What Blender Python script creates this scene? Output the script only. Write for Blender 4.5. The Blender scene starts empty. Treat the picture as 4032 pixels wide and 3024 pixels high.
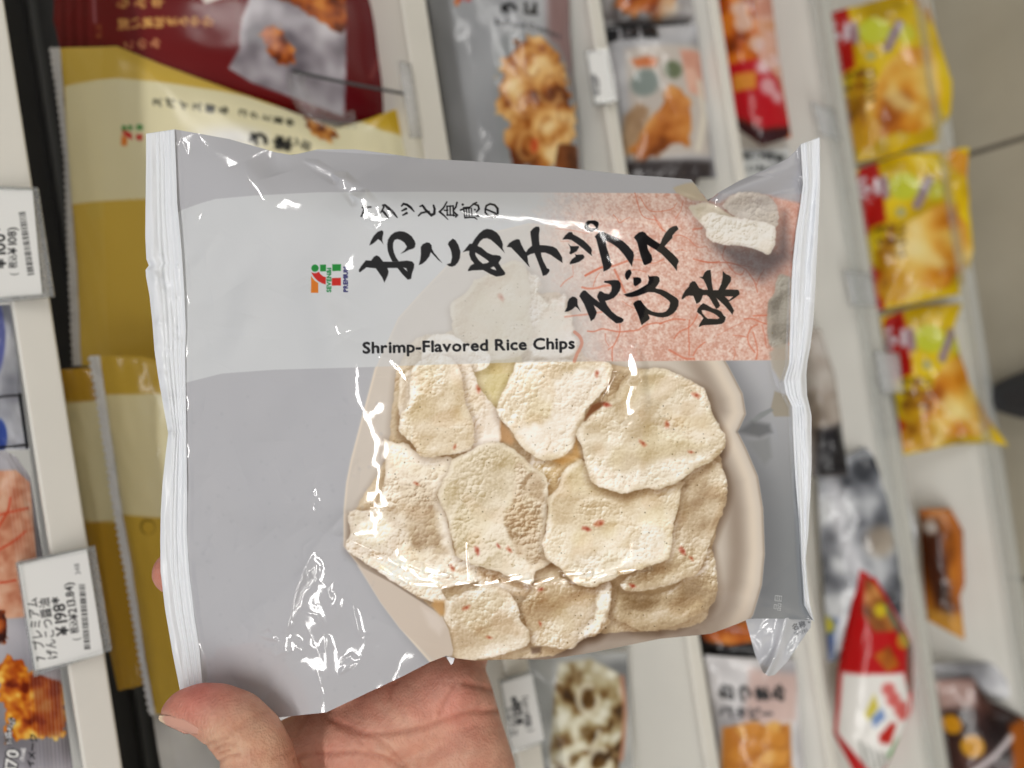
import bpy, math, random
import numpy as np
from mathutils import Vector, Matrix
from mathutils.bvhtree import BVHTree

rng = np.random.default_rng(7)
random.seed(7)
scene = bpy.context.scene
col = scene.collection

# ------------------------------------------------------------------ camera
PW, PH = 4032.0, 3024.0                 # the photograph's pixels
FPX = PW / 2 / math.tan(math.radians(35.0))
PITCH, ROLL = math.radians(40.0), math.radians(8.8)
CAM = np.array([0.0, 0.0, 1.35])
sp, cp = math.sin(PITCH), math.cos(PITCH)
r0 = np.array([-sp, 0, -cp]); u0 = np.array([0, -1.0, 0]); CD = np.array([cp, 0, -sp])
CR = math.cos(ROLL) * r0 + math.sin(ROLL) * np.array([0, 1.0, 0])
CU = math.cos(ROLL) * u0 + math.sin(ROLL) * r0
cam_data = bpy.data.cameras.new('camera')
cam = bpy.data.objects.new('camera', cam_data)
col.objects.link(cam)
cam.matrix_world = Matrix(((CR[0], CU[0], -CD[0], CAM[0]), (CR[1], CU[1], -CD[1], CAM[1]),
                           (CR[2], CU[2], -CD[2], CAM[2]), (0, 0, 0, 1)))
cam_data.sensor_width = 36.0
cam_data.lens = 36.0 * FPX / PW
cam_data.clip_start = 0.01
cam_data.clip_end = 50
cam_data.dof.use_dof = True
cam_data.dof.focus_distance = 0.212
cam_data.dof.aperture_fstop = 7.8
cam_data.dof.aperture_blades = 0
scene.camera = cam

# ------------------------------------------------------------------ light: shop interior, ceiling tubes and added fill rows
world = bpy.data.worlds.new('World'); scene.world = world; world.use_nodes = True
WN, WL_ = world.node_tree.nodes, world.node_tree.links
bg = WN['Background']; bg.inputs['Strength'].default_value = 0.34
wt = WN.new('ShaderNodeTexCoord'); wsx = WN.new('ShaderNodeSeparateXYZ'); WL_.new(wt.outputs['Generated'], wsx.inputs[0])
wr = WN.new('ShaderNodeValToRGB'); e = wr.color_ramp.elements            # pale ceiling above, dim aisles around, dark floor
e[0].position = 0.0; e[0].color = (.09, .085, .08, 1); e[1].position = 1.0; e[1].color = (.98, .97, .95, 1)
for p_, v_ in ((.42, .12), (.52, .26), (.60, .62), (.72, .92)):
    k_ = e.new(p_); k_.color = (v_, v_ * .99, v_ * .975, 1)
wm = WN.new('ShaderNodeMapRange'); wm.inputs['From Min'].default_value = -1; wm.inputs['From Max'].default_value = 1
wz = WN.new('ShaderNodeTexNoise'); wz.inputs['Scale'].default_value = 5.0; wz.inputs['Detail'].default_value = 3; WL_.new(wt.outputs['Generated'], wz.inputs['Vector'])
wa = WN.new('ShaderNodeMath'); wa.operation = 'MULTIPLY_ADD'; wa.inputs[1].default_value = 0.7; WL_.new(wz.outputs['Fac'], wa.inputs[0]); wa.inputs[2].default_value = -0.35
wb = WN.new('ShaderNodeMath'); wb.operation = 'ADD'; WL_.new(wsx.outputs['Z'], wb.inputs[0]); WL_.new(wa.outputs[0], wb.inputs[1])
WL_.new(wb.outputs[0], wm.inputs['Value']); WL_.new(wm.outputs['Result'], wr.inputs['Fac']); WL_.new(wr.outputs['Color'], bg.inputs['Color'])


def tube(name, x, y, z, w, l, power):
    d = bpy.data.lights.new(name, 'AREA'); d.shape = 'RECTANGLE'
    d.size = w; d.size_y = l; d.energy = power; d.color = (1.0, 0.975, 0.94)
    o = bpy.data.objects.new(name, d); o.location = (x, y, z); col.objects.link(o)
    return o


for y0_, y1_ in ((-2.35, -1.45), (-0.28, 2.5)):                 # one ceiling row, with a gap between its tubes
    tube('ceiling_and_fill_tube', -0.92, (y0_ + y1_) / 2, 2.62, 0.13, y1_ - y0_, 12 * (y1_ - y0_))
for x_, l_ in ((-2.2, 6.0), (-3.4, 7.0), (-5.4, 8.0)):          # rows added for glints on the pack's lower fold, kept off its middle
    tube('ceiling_and_fill_tube', x_, 2.9 + l_ / 2, 2.62, 0.16, l_, 16 * l_)
for x_, l_ in ((-5.4, 7.0), (-7.0, 7.0), (-8.6, 7.0)):  # added rows that throw frontal light into the shelves
    tube('ceiling_and_fill_tube', x_, -2.4 - l_ / 2, 2.62, 0.16, l_, 46 * l_)

scene.view_settings.view_transform = 'Standard'
scene.view_settings.look = 'None'
scene.view_settings.exposure = -0.12
scene.view_settings.gamma = 1.0
scene.view_settings.use_curve_mapping = False
scene.cycles.max_bounces = 8
scene.cycles.transparent_max_bounces = 12
scene.cycles.caustics_reflective = False
scene.cycles.caustics_refractive = False
scene.cycles.sample_clamp_indirect = 4
scene.cycles.use_denoising = True

# ------------------------------------------------------------------ helpers: rays, numpy noise, canvases
def ray(X, Y):
    X = np.asarray(X, float); Y = np.asarray(Y, float)
    return (CD + ((X - PW / 2) / FPX)[..., None] * CR - ((Y - PH / 2) / FPX)[..., None] * CU)


def at_depth(X, Y, D):
    return CAM + ray(X, Y) * np.asarray(D, float)[..., None]


class Plane:
    def __init__(self, p, n):
        self.p = np.array(p, float); self.n = np.array(n, float) / np.linalg.norm(n)

    def hit(self, X, Y):
        r = ray(X, Y)
        t = ((self.p - CAM) @ self.n) / (r @ self.n)
        return CAM + r * t[..., None]


def gauss_noise(h, w, sigma, seed, sigy=None):
    g = np.random.default_rng(seed).standard_normal((h, w))
    fy = np.fft.fftfreq(h)[:, None]; fx = np.fft.rfftfreq(w)[None]
    k = np.exp(-2 * (np.pi ** 2) * ((sigma * fx) ** 2 + ((sigy or sigma) * fy) ** 2))
    n = np.fft.irfft2(np.fft.rfft2(g) * k, s=(h, w))
    n -= n.mean()
    return n / (n.std() + 1e-9)


def smooth(a, b, x):
    t = np.clip((x - a) / (b - a), 0, 1)
    return t * t * (3 - 2 * t)


def mix(a, b, t):
    return a + (b - a) * t


def c3(c):
    return np.array(c, float) / 255.0


def s2l(c):
    c = np.clip(c, 0, 1)
    return np.where(c <= 0.04045, c / 12.92, ((c + 0.055) / 1.055) ** 2.4)


def poly_sd(P, X, Y):
    """signed distance to a polygon, positive inside"""
    P = np.asarray(P, float); inside = np.zeros(X.shape, bool); d2 = np.full(X.shape, 1e18)
    Q = np.roll(P, -1, 0)
    for (x1, y1), (x2, y2) in zip(P, Q):
        dx, dy = x2 - x1, y2 - y1; L = dx * dx + dy * dy
        if L < 1e-9: continue
        t = np.clip(((X - x1) * dx + (Y - y1) * dy) / L, 0, 1)
        d2 = np.minimum(d2, (X - x1 - t * dx) ** 2 + (Y - y1 - t * dy) ** 2)
        if dy != 0:
            inside ^= ((y1 > Y) != (y2 > Y)) & (X < dx * (Y - y1) / dy + x1)
    d = np.sqrt(d2)
    return np.where(inside, d, -d)


def line_d(P, X, Y, W=None):
    """distance to a polyline and interpolated width"""
    P = np.asarray(P, float); best = np.full(X.shape, 1e9); wid = np.ones(X.shape)
    if W is None: W = [0] * len(P)
    raw = np.full(X.shape, 1e9)
    for i in range(len(P) - 1):
        (x1, y1), (x2, y2) = P[i], P[i + 1]
        dx, dy = x2 - x1, y2 - y1; L = dx * dx + dy * dy + 1e-9
        t = np.clip(((X - x1) * dx + (Y - y1) * dy) / L, 0, 1)
        d = np.hypot(X - x1 - t * dx, Y - y1 - t * dy)
        e = d - (W[i] + (W[i + 1] - W[i]) * t)
        raw = np.minimum(raw, d)
        best = np.minimum(best, e)
    return best, raw


def bez(P, n=6):
    """Catmull-Rom smoothing of a polyline"""
    P = np.asarray(P, float)
    if len(P) < 3: return P
    Q = np.vstack([2 * P[0] - P[1], P, 2 * P[-1] - P[-2]]); out = []
    for i in range(1, len(Q) - 2):
        p0, p1, p2, p3 = Q[i - 1:i + 3]
        for t in np.linspace(0, 1, n, endpoint=False):
            out.append(0.5 * (2 * p1 + (p2 - p0) * t + (2 * p0 - 5 * p1 + 4 * p2 - p3) * t * t + (3 * p1 - p0 - 3 * p2 + p3) * t ** 3))
    out.append(P[-1])
    return np.array(out)


GLYPHS = {}


def glyph(ch):
    if ch not in GLYPHS:
        c = bpy.data.curves.new('glyph', 'FONT'); c.body = ch; c.size = 1; c.resolution_u = 3
        o = bpy.data.objects.new('glyph', c); col.objects.link(o)
        m = o.evaluated_get(bpy.context.evaluated_depsgraph_get()).to_mesh()
        m.calc_loop_triangles()
        v = np.array([p.co[:2] for p in m.vertices]) if len(m.vertices) else np.zeros((0, 2))
        t = [v[list(q.vertices)] for q in m.loop_triangles]
        adv = (v[:, 0].max() + 0.06) if len(v) else 0.3
        bpy.data.objects.remove(o); bpy.data.curves.remove(c)
        GLYPHS[ch] = (np.array(t) if t else np.zeros((0, 3, 2)), 1.0 if ord(ch) > 0x2fff else adv)
    return GLYPHS[ch]


class Canvas:
    """a picture worked out in memory; it becomes the colour attribute of a printed film"""
    def __init__(self, x0, y0, x1, y1, s, base):
        self.x0, self.y0, self.s = x0, y0, s
        self.w, self.h = int((x1 - x0) * s) + 2, int((y1 - y0) * s) + 2
        self.a = np.empty((self.h, self.w, 3)); self.a[:] = c3(base)
        self.X, self.Y = np.meshgrid(x0 + np.arange(self.w) / s, y0 + np.arange(self.h) / s)

    def win(self, P, pad):
        P = np.asarray(P, float)
        i0 = max(0, int((P[:, 0].min() - pad - self.x0) * self.s)); i1 = min(self.w, int((P[:, 0].max() + pad - self.x0) * self.s) + 2)
        j0 = max(0, int((P[:, 1].min() - pad - self.y0) * self.s)); j1 = min(self.h, int((P[:, 1].max() + pad - self.y0) * self.s) + 2)
        if i1 <= i0 or j1 <= j0: return None
        return slice(j0, j1), slice(i0, i1)

    def put(self, w, m, color):
        c = c3(color) if not isinstance(color, np.ndarray) else color
        self.a[w] = self.a[w] + (c - self.a[w]) * m[..., None]

    def poly(self, P, color, alpha=1.0, soft=None, holes=()):
        soft = soft or 1.0 / self.s
        w = self.win(P, soft)
        if w is None: return
        X, Y = self.X[w], self.Y[w]
        m = smooth(-soft, soft, poly_sd(P, X, Y))
        for h in holes: m = m * (1 - smooth(-soft, soft, poly_sd(h, X, Y)))
        self.put(w, m * alpha, color)

    def stroke(self, P, W, color, alpha=1.0, soft=None):
        soft = soft or 0.8 / self.s
        if np.isscalar(W): W = [W] * len(P)
        W = np.asarray(W, float) / 2
        w = self.win(P, soft + W.max())
        if w is None: return
        e, _ = line_d(P, self.X[w], self.Y[w], W)
        self.put(w, smooth(soft, -soft, e) * alpha, color)

    def disc(self, x, y, rx, color, alpha=1.0, soft=None, ry=None):
        ry = ry or rx; soft = soft or 1.0 / self.s
        w = self.win([(x - rx, y - ry), (x + rx, y + ry)], soft)
        if w is None: return
        d = (1 - np.hypot((self.X[w] - x) / rx, (self.Y[w] - y) / ry)) * min(rx, ry)
        self.put(w, smooth(-soft, soft, d) * alpha, color)

    def pile(self, P, ramp, scale, seed, soft=None, alpha=1.0, wob=0):
        """a printed food picture: mottled tones inside an outline"""
        soft = soft or 1.5 / self.s
        w = self.win(P, soft + wob)
        if w is None: return
        X, Y = self.X[w], self.Y[w]
        n1 = gauss_noise(X.shape[0], X.shape[1], max(0.7, scale * self.s), seed)
        n2 = gauss_noise(X.shape[0], X.shape[1], max(0.6, scale * self.s / 2.7), seed + 1)
        gy, gx = np.gradient(n1)
        sh = -(gx + gy); sh = sh / (sh.std() + 1e-9)
        sd = poly_sd(P, X, Y) + wob * n2
        t = np.clip(0.5 + 0.2 * n1 + 0.12 * n2 + 0.14 * sh, 0, 1) * (len(ramp) - 1)
        R = np.array([c3(c) for c in ramp]); k = np.clip(t.astype(int), 0, len(ramp) - 2)
        c = R[k] + (R[k + 1] - R[k]) * (t - k)[..., None]
        self.put(w, smooth(-soft, soft, sd) * alpha, c)

    def text(self, s, x, y, size, rot=90, color=(20, 20, 22), vertical=False, step=None, bold=0.0, alpha=1.0, sx=1.0):
        th = math.radians(rot)
        er = np.array([math.cos(th), -math.sin(th)]); eu = np.array([-math.sin(th), -math.cos(th)])
        o = np.array([x, y], float); SS = 3
        for ch in s:
            T, adv = glyph(ch)
            if len(T):
                P = o + size * (T[..., :1] * sx * er + T[..., 1:] * eu)
                w = self.win(P.reshape(-1, 2), 2 / self.s + bold)
                if w is not None:
                    ys, xs = w; hh, ww = ys.stop - ys.start, xs.stop - xs.start
                    M = np.zeros((hh * SS, ww * SS))
                    Q = np.empty_like(P)
                    Q[..., 0] = ((P[..., 0] - self.x0) * self.s - xs.start + 0.5) * SS
                    Q[..., 1] = ((P[..., 1] - self.y0) * self.s - ys.start + 0.5) * SS
                    for a, b, c in Q:
                        x0 = max(0, int(min(a[0], b[0], c[0]))); x1 = min(ww * SS, int(max(a[0], b[0], c[0])) + 2)
                        y0 = max(0, int(min(a[1], b[1], c[1]))); y1 = min(hh * SS, int(max(a[1], b[1], c[1])) + 2)
                        if x1 <= x0 or y1 <= y0: continue
                        gx, gy = np.meshgrid(np.arange(x0, x1) + .5, np.arange(y0, y1) + .5)
                        e1 = (b[0] - a[0]) * (gy - a[1]) - (b[1] - a[1]) * (gx - a[0])
                        e2 = (c[0] - b[0]) * (gy - b[1]) - (c[1] - b[1]) * (gx - b[0])
                        e3 = (a[0] - c[0]) * (gy - c[1]) - (a[1] - c[1]) * (gx - c[0])
                        M[y0:y1, x0:x1][((e1 >= 0) & (e2 >= 0) & (e3 >= 0)) | ((e1 <= 0) & (e2 <= 0) & (e3 <= 0))] = 1
                    nb = int(round(bold * self.s * SS))
                    if nb:
                        B = M.copy()
                        for dx in range(-nb, nb + 1):
                            for dy in range(-nb, nb + 1):
                                if dx * dx + dy * dy <= nb * nb: B = np.maximum(B, np.roll(np.roll(M, dx, 1), dy, 0))
                        M = B
                    M = M.reshape(hh, SS, ww, SS).mean((1, 3))
                    self.put(w, M * alpha, color)
            o = o + (-eu * (step or size) if vertical else er * (step or size * adv * sx))
        return o

    def sample(self, X, Y):
        fx = np.clip((X - self.x0) * self.s, 0, self.w - 1.001); fy = np.clip((Y - self.y0) * self.s, 0, self.h - 1.001)
        i = fx.astype(int); j = fy.astype(int); tx = (fx - i)[..., None]; ty = (fy - j)[..., None]
        a = self.a
        return (a[j, i] * (1 - tx) + a[j, i + 1] * tx) * (1 - ty) + (a[j + 1, i] * (1 - tx) + a[j + 1, i + 1] * tx) * ty


# ------------------------------------------------------------------ helpers: objects and meshes
def tag(o, label=None, cat=None, group=None, kind=None):
    if label: o['label'] = label
    if cat: o['category'] = cat
    if group: o['group'] = group
    if kind: o['kind'] = kind
    return o


def empty(name, loc, label, cat, group=None):
    o = bpy.data.objects.new(name, None); o.location = tuple(loc); o.empty_display_size = 0.01
    col.objects.link(o); return tag(o, label, cat, group)


def mesh_obj(name, V, F, mat, parent=None, colors=None, smooth_=True):
    """V (n,3) world positions, F list of faces or (m,4) array"""
    V = np.asarray(V, float)
    me = bpy.data.meshes.new(name)
    root = np.array(parent.location) if parent is not None else V.mean(0)
    if parent is not None and parent.parent is not None: root = root + np.array(parent.parent.location)
    ctr = V.mean(0)
    W = V - ctr
    if isinstance(F, np.ndarray):
        k = F.shape[1]
        me.vertices.add(len(W)); me.vertices.foreach_set('co', W.astype(np.float32).ravel())
        me.loops.add(F.size); me.loops.foreach_set('vertex_index', F.astype(np.int32).ravel())
        me.polygons.add(len(F)); me.polygons.foreach_set('loop_start', np.arange(0, F.size, k, dtype=np.int32))
        me.update(calc_edges=True)
    else:
        me.from_pydata([tuple(v) for v in W], [], F); me.update()
    if smooth_: me.polygons.foreach_set('use_smooth', np.ones(len(me.polygons), bool))
    if colors is not None:
        at = me.color_attributes.new('Col', 'FLOAT_COLOR', 'POINT')
        rgba = np.ones((len(W), 4), np.float32); rgba[:, :3] = s2l(colors)
        at.data.foreach_set('color', rgba.ravel())
    me.materials.append(mat)
    o = bpy.data.objects.new(name, me); col.objects.link(o)
    if parent is not None:
        o.parent = parent; o.location = tuple(ctr - root)
    else:
        o.location = tuple(ctr)
    return o


def grid_faces(nv, nu, off=0, flip=False):
    i = np.arange(nv * nu).reshape(nv, nu) + off
    F = np.stack([i[:-1, :-1], i[1:, :-1], i[1:, 1:], i[:-1, 1:]], -1).reshape(-1, 4)
    return F[:, ::-1] if flip else F


def resample(P, n):
    P = np.asarray(P, float)
    d = np.r_[0, np.cumsum(np.hypot(*np.diff(P, axis=0).T))]
    t = np.linspace(0, d[-1], n)
    return np.stack([np.interp(t, d, P[:, k]) for k in range(P.shape[1])], -1)


def coons(top, right, bottom, left, nu, nv):
    T, B = resample(top, nu), resample(bottom, nu); L, R = resample(left, nv), resample(right, nv)
    u = np.linspace(0, 1, nu)[None, :, None]; v = np.linspace(0, 1, nv)[:, None, None]
    S = (1 - v) * T[None] + v * B[None] + (1 - u) * L[:, None] + u * R[:, None]
    S -= (1 - u) * (1 - v) * T[0] + u * (1 - v) * T[-1] + (1 - u) * v * B[0] + u * v * B[-1]
    return S[..., 0], S[..., 1]


def boxes(name, specs, mat, parent=None, bevel=0.0):
    """specs: list of (x0,x1,y0,y1,z0,z1) boxes in one mesh"""
    V, F = [], []
    for x0, x1, y0, y1, z0, z1 in specs:
        b = len(V)
        V += [(x, y, z) for x in (x0, x1) for y in (y0, y1) for z in (z0, z1)]
        F += [[b + k for k in f] for f in ((0, 1, 3, 2), (4, 6, 7, 5), (0, 4, 5, 1), (2, 3, 7, 6), (0, 2, 6, 4), (1, 5, 7, 3))]
    o = mesh_obj(name, V, F, mat, parent, smooth_=False)
    if bevel:
        m = o.modifiers.new('bevel', 'BEVEL'); m.width = bevel; m.segments = 3; m.limit_method = 'ANGLE'
    return o


def slab(name, P, n, th, mat, parent=None, colors=None):
    """a thin plate: P (nv,nu,3) front grid, n outward unit normal"""
    nv, nu = P.shape[:2]; n = np.asarray(n)
    V = np.concatenate([P.reshape(-1, 3), (P - n * th).reshape(-1, 3)]); N = nv * nu
    F = [grid_faces(nv, nu), grid_faces(nv, nu, N, True)]
    i = np.arange(N).reshape(nv, nu)
    ring = np.r_[i[0, :-1], i[:-1, -1], i[-1, :0:-1], i[:0:-1, 0]]; nx = np.roll(ring, -1)
    F.append(np.stack([ring, nx, nx + N, ring + N], -1))
    C = None if colors is None else np.concatenate([colors.reshape(-1, 3)] * 2)
    return mesh_obj(name, V, np.concatenate(F), mat, parent, C, smooth_=False)


# ------------------------------------------------------------------ materials
def new_mat(name):
    m = bpy.data.materials.new(name); m.use_nodes = True
    return m, m.node_tree.nodes, m.node_tree.links, m.node_tree.nodes['Principled BSDF']


def printed(name, rough=0.16, spec=0.5, bump=0.15, bscale=900.0, coat=0.0, vary=0.05):
    m, N, L, b = new_mat(name)
    a = N.new('ShaderNodeVertexColor'); a.layer_name = 'Col'
    n = N.new('ShaderNodeTexNoise'); n.inputs['Scale'].default_value = bscale; n.inputs['Detail'].default_value = 3
    tc = N.new('ShaderNodeTexCoord'); L.new(tc.outputs['Object'], n.inputs['Vector'])
    L.new(a.outputs['Color'], b.inputs['Base Color'])
    bp = N.new('ShaderNodeBump'); bp.inputs['Strength'].default_value = bump; bp.inputs['Distance'].default_value = 0.0002
    L.new(n.outputs['Fac'], bp.inputs['Height']); L.new(bp.outputs['Normal'], b.inputs['Normal'])
    mr = N.new('ShaderNodeMapRange'); mr.inputs['To Min'].default_value = max(0.02, rough - vary); mr.inputs['To Max'].default_value = rough + vary
    n2 = N.new('ShaderNodeTexNoise'); n2.inputs['Scale'].default_value = 60; L.new(tc.outputs['Object'], n2.inputs['Vector'])
    L.new(n2.outputs['Fac'], mr.inputs['Value']); L.new(mr.outputs['Result'], b.inputs['Roughness'])
    b.inputs['Specular IOR Level'].default_value = spec
    b.inputs['Coat Weight'].default_value = coat; b.inputs['Coat Roughness'].default_value = 0.06
    return m


def plain(name, rgb, rough=0.5, nscale=40.0, namt=0.06, bump=0.0, spec=0.4):
    m, N, L, b = new_mat(name)
    tc = N.new('ShaderNodeTexCoord')
    n = N.new('ShaderNodeTexNoise'); n.inputs['Scale'].default_value = nscale; n.inputs['Detail'].default_value = 5
    L.new(tc.outputs['Object'], n.inputs['Vector'])
    r = N.new('ShaderNodeValToRGB'); c = s2l(c3(rgb))
    r.color_ramp.elements[0].position = 0.3; r.color_ramp.elements[1].position = 0.7
    r.color_ramp.elements[0].color = (*(c * (1 - namt)), 1); r.color_ramp.elements[1].color = (*np.clip(c * (1 + namt), 0, 1), 1)
    L.new(n.outputs['Fac'], r.inputs['Fac']); L.new(r.outputs['Color'], b.inputs['Base Color'])
    b.inputs['Roughness'].default_value = rough; b.inputs['Specular IOR Level'].default_value = spec
    if bump:
        bp = N.new('ShaderNodeBump'); bp.inputs['Strength'].default_value = bump; bp.inputs['Distance'].default_value = 0.001
        L.new(n.outputs['Fac'], bp.inputs['Height']); L.new(bp.outputs['Normal'], b.inputs['Normal'])
    return m


def clear_plastic(name, tint=(0.97, 0.98, 0.98), haze=0.06):
    m = bpy.data.materials.new(name); m.use_nodes = True; N = m.node_tree.nodes; L = m.node_tree.links
    out = N['Material Output']; N.remove(N['Principled BSDF'])
    tr = N.new('ShaderNodeBsdfTransparent'); tr.inputs['Color'].default_value = (*tint, 1)
    gl = N.new('ShaderNodeBsdfGlossy'); gl.inputs['Roughness'].default_value = 0.08
    df = N.new('ShaderNodeBsdfDiffuse'); df.inputs['Color'].default_value = (0.8, 0.8, 0.8, 1)
    fr = N.new('ShaderNodeLayerWeight'); fr.inputs['Blend'].default_value = 0.5
    pw = N.new('ShaderNodeMath'); pw.operation = 'POWER'; pw.inputs[1].default_value = 4.0; L.new(fr.outputs['Facing'], pw.inputs[0])
    ma = N.new('ShaderNodeMath'); ma.operation = 'MULTIPLY_ADD'; ma.inputs[1].default_value = 0.55; ma.inputs[2].default_value = 0.035; L.new(pw.outputs[0], ma.inputs[0])
    n = N.new('ShaderNodeTexNoise'); n.inputs['Scale'].default_value = 25
    mr = N.new('ShaderNodeMapRange'); mr.inputs['To Min'].default_value = haze * 0.5; mr.inputs['To Max'].default_value = haze * 1.5
    L.new(n.outputs['Fac'], mr.inputs['Value'])
    m1 = N.new('ShaderNodeMixShader'); L.new(mr.outputs['Result'], m1.inputs['Fac']); L.new(tr.outputs[0], m1.inputs[1]); L.new(df.outputs[0], m1.inputs[2])
    m2 = N.new('ShaderNodeMixShader'); L.new(ma.outputs[0], m2.inputs['Fac']); L.new(m1.outputs[0], m2.inputs[1]); L.new(gl.outputs[0], m2.inputs[2])
    L.new(m2.outputs[0], out.inputs['Surface'])
    return m


M_FILM = printed('glossy_film', 0.17, 0.38, 0.08, 1400)
M_HELD = printed('held_film', 0.065, 0.85, 0.035, 1500, vary=0.03)
M_SEAL = printed('white_seal_film', 0.22, 0.5, 0.05, 900)
M_CARD = printed('printed_card', 0.45, 0.3, 0.02, 400)
M_SHELF = plain('white_shelf_metal', (240, 238, 231), 0.42, 18, 0.02)
M_STRIP = plain('cream_edge_metal', (226, 223, 215), 0.45, 30, 0.02)
M_BACK = plain('dark_back_panel', (52, 52, 54), 0.6, 20, 0.1)
M_WIRE = plain('dark_wire', (70, 72, 74), 0.4, 20, 0.1)
M_CLEAR = clear_plastic('clear_plastic')
M_HAZY = clear_plastic('hazy_plastic', (0.9, 0.91, 0.92), 0.3)
M_SHOE = plain('dark_rubber', (48, 48, 52), 0.6, 60, 0.15, 0.2)
# ------------------------------------------------------------------ the place: floor and the snack gondola
XF = 0.35                                # front face of the shelves


def front(px, py=1512.0):
    """height on the shelf-front plane seen at a photo position"""
    return float(Plane((XF, 0, 0), (-1, 0, 0)).hit(np.array(px), np.array(py))[2])


EDGE = [(95, 250), (1815, 1912), (2552, 2600), (3030, 3064), (3472, 3500), (3872, 3902)]
SH = [(front(a), front(b)) for a, b in EDGE]       # (top, bottom) of each shelf's front lip
HZ = [a for a, b in SH]

FZ = SH[5][1] - 0.035                    # floor level
# floor: beige tiles with dark joints
fm, N, L, b = new_mat('floor_tiles')
tc = N.new('ShaderNodeTexCoord'); sx = N.new('ShaderNodeSeparateXYZ'); L.new(tc.outputs['Object'], sx.inputs[0])
J = Plane((0, 0, FZ), (0, 0, 1)).hit(np.array(3900.0), np.array(583.0))
facs = []
for ax, o0 in (('Y', J[1]), ('X', J[0] + 0.31)):
    a = N.new('ShaderNodeMath'); a.operation = 'SUBTRACT'; L.new(sx.outputs[ax], a.inputs[0]); a.inputs[1].default_value = o0 - 0.0035
    d = N.new('ShaderNodeMath'); d.operation = 'DIVIDE'; L.new(a.outputs[0], d.inputs[0]); d.inputs[1].default_value = 0.6
    f = N.new('ShaderNodeMath'); f.operation = 'FRACT'; L.new(d.outputs[0], f.inputs[0])
    l = N.new('ShaderNodeMath'); l.operation = 'LESS_THAN'; L.new(f.outputs[0], l.inputs[0]); l.inputs[1].default_value = 0.0115
    facs.append(l)
mx = N.new('ShaderNodeMath'); mx.operation = 'MAXIMUM'; L.new(facs[0].outputs[0], mx.inputs[0]); L.new(facs[1].outputs[0], mx.inputs[1])
nz = N.new('ShaderNodeTexNoise'); nz.inputs['Scale'].default_value = 9; nz.inputs['Detail'].default_value = 8; L.new(tc.outputs['Object'], nz.inputs['Vector'])
cr = N.new('ShaderNodeValToRGB'); cr.color_ramp.elements[0].color = (*s2l(c3((150, 143, 126))), 1); cr.color_ramp.elements[1].color = (*s2l(c3((176, 168, 150))), 1)
L.new(nz.outputs['Fac'], cr.inputs['Fac'])
mc = N.new('ShaderNodeMixRGB'); L.new(mx.outputs[0], mc.inputs['Fac']); L.new(cr.outputs['Color'], mc.inputs[1]); mc.inputs[2].default_value = (*s2l(c3((88, 82, 72))), 1)
L.new(mc.outputs['Color'], b.inputs['Base Color']); b.inputs['Roughness'].default_value = 0.35
fl = mesh_obj('floor', [(-9, -9, 0), (9, -9, 0), (9, 9, 0), (-9, 9, 0)], [[0, 1, 2, 3]], fm, smooth_=False)
tag(fl, 'beige stone tiled floor with dark joints', 'floor', kind='structure')
fl.location = (0, 0, FZ)

gond = empty('display_shelf', (XF + 0.2, 0, 0), 'white metal store shelf unit with stacked boards full of snack packs', 'shelf')
Y0, Y1 = -0.9, 0.95
for i, (zt, zb) in enumerate(SH):
    dep = 0.46 if i else 0.5
    bd = boxes('shelf_board', [(XF + 0.004, XF + dep, Y0, Y1, zt - 0.012, zt - 0.0015)], M_SHELF, gond)
    lip = boxes('edge_strip', [(XF, XF + 0.004, Y0, Y1, zb, zt)], M_STRIP, bd, 0.0012)
    for y in (-0.62, 0.62): boxes('shelf_bracket', [(XF + 0.05, XF + dep, y - .004, y + .004, zt - 0.045, zt - 0.0125)], M_STRIP, bd)
boxes('back_panel', [(XF + 0.47, XF + 0.475, Y0, Y1, FZ, 1.6)], M_BACK, gond)
for z in np.arange(HZ[1] + .06, HZ[0], .045): boxes('back_rail', [(XF + 0.455, XF + 0.469, Y0, Y1, z, z + .006)], M_WIRE, gond)
boxes('side_panel', [(XF + .01, XF + .47, Y1 + .001, Y1 + .02, FZ, 1.6)], M_SHELF, gond)
boxes('side_panel', [(XF + .01, XF + .47, Y0 - .02, Y0 - .001, FZ, 1.6)], M_SHELF, gond)
boxes('base_plinth', [(XF + .03, XF + .45, Y0, Y1, FZ, HZ[5] - .02)], M_SHELF, gond)


def rail(i, h, label, mat=M_CLEAR, lean=0.0, off=0.001):
    """clear plastic front fence standing on a shelf lip"""
    z = HZ[i]
    t = empty('clear_rail', (XF - off, 0, z), label, 'shelf rail')
    boxes('fence', [(XF - off - .002, XF - off, Y0, Y1, SH[i][1], z + h)], mat, t)
    boxes('rim', [(XF - off - .0035, XF - off + .0005, Y0, Y1, z + h, z + h + .003)], mat, t)
    return t


rail(4, 0.028, 'thin clear plastic fence along the edge of the shelf above the yellow chip packs')
rail(5, 0.034, 'clear plastic fence along the lowest shelf edge beside the floor')


def lean(i, phi, off):
    """plane of a pack leaning on shelf i: phi degrees from horizontal, off behind the lip"""
    f = math.radians(phi)
    return Plane((XF + off, 0, HZ[i]), (-math.sin(f), 0, math.cos(f)))


def wrinkle(nv, nu, seed, amp):
    return amp * (0.6 * gauss_noise(nv, nu, nu * .09, seed) + 0.4 * gauss_noise(nv, nu, nu * .035, seed + 1))


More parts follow.
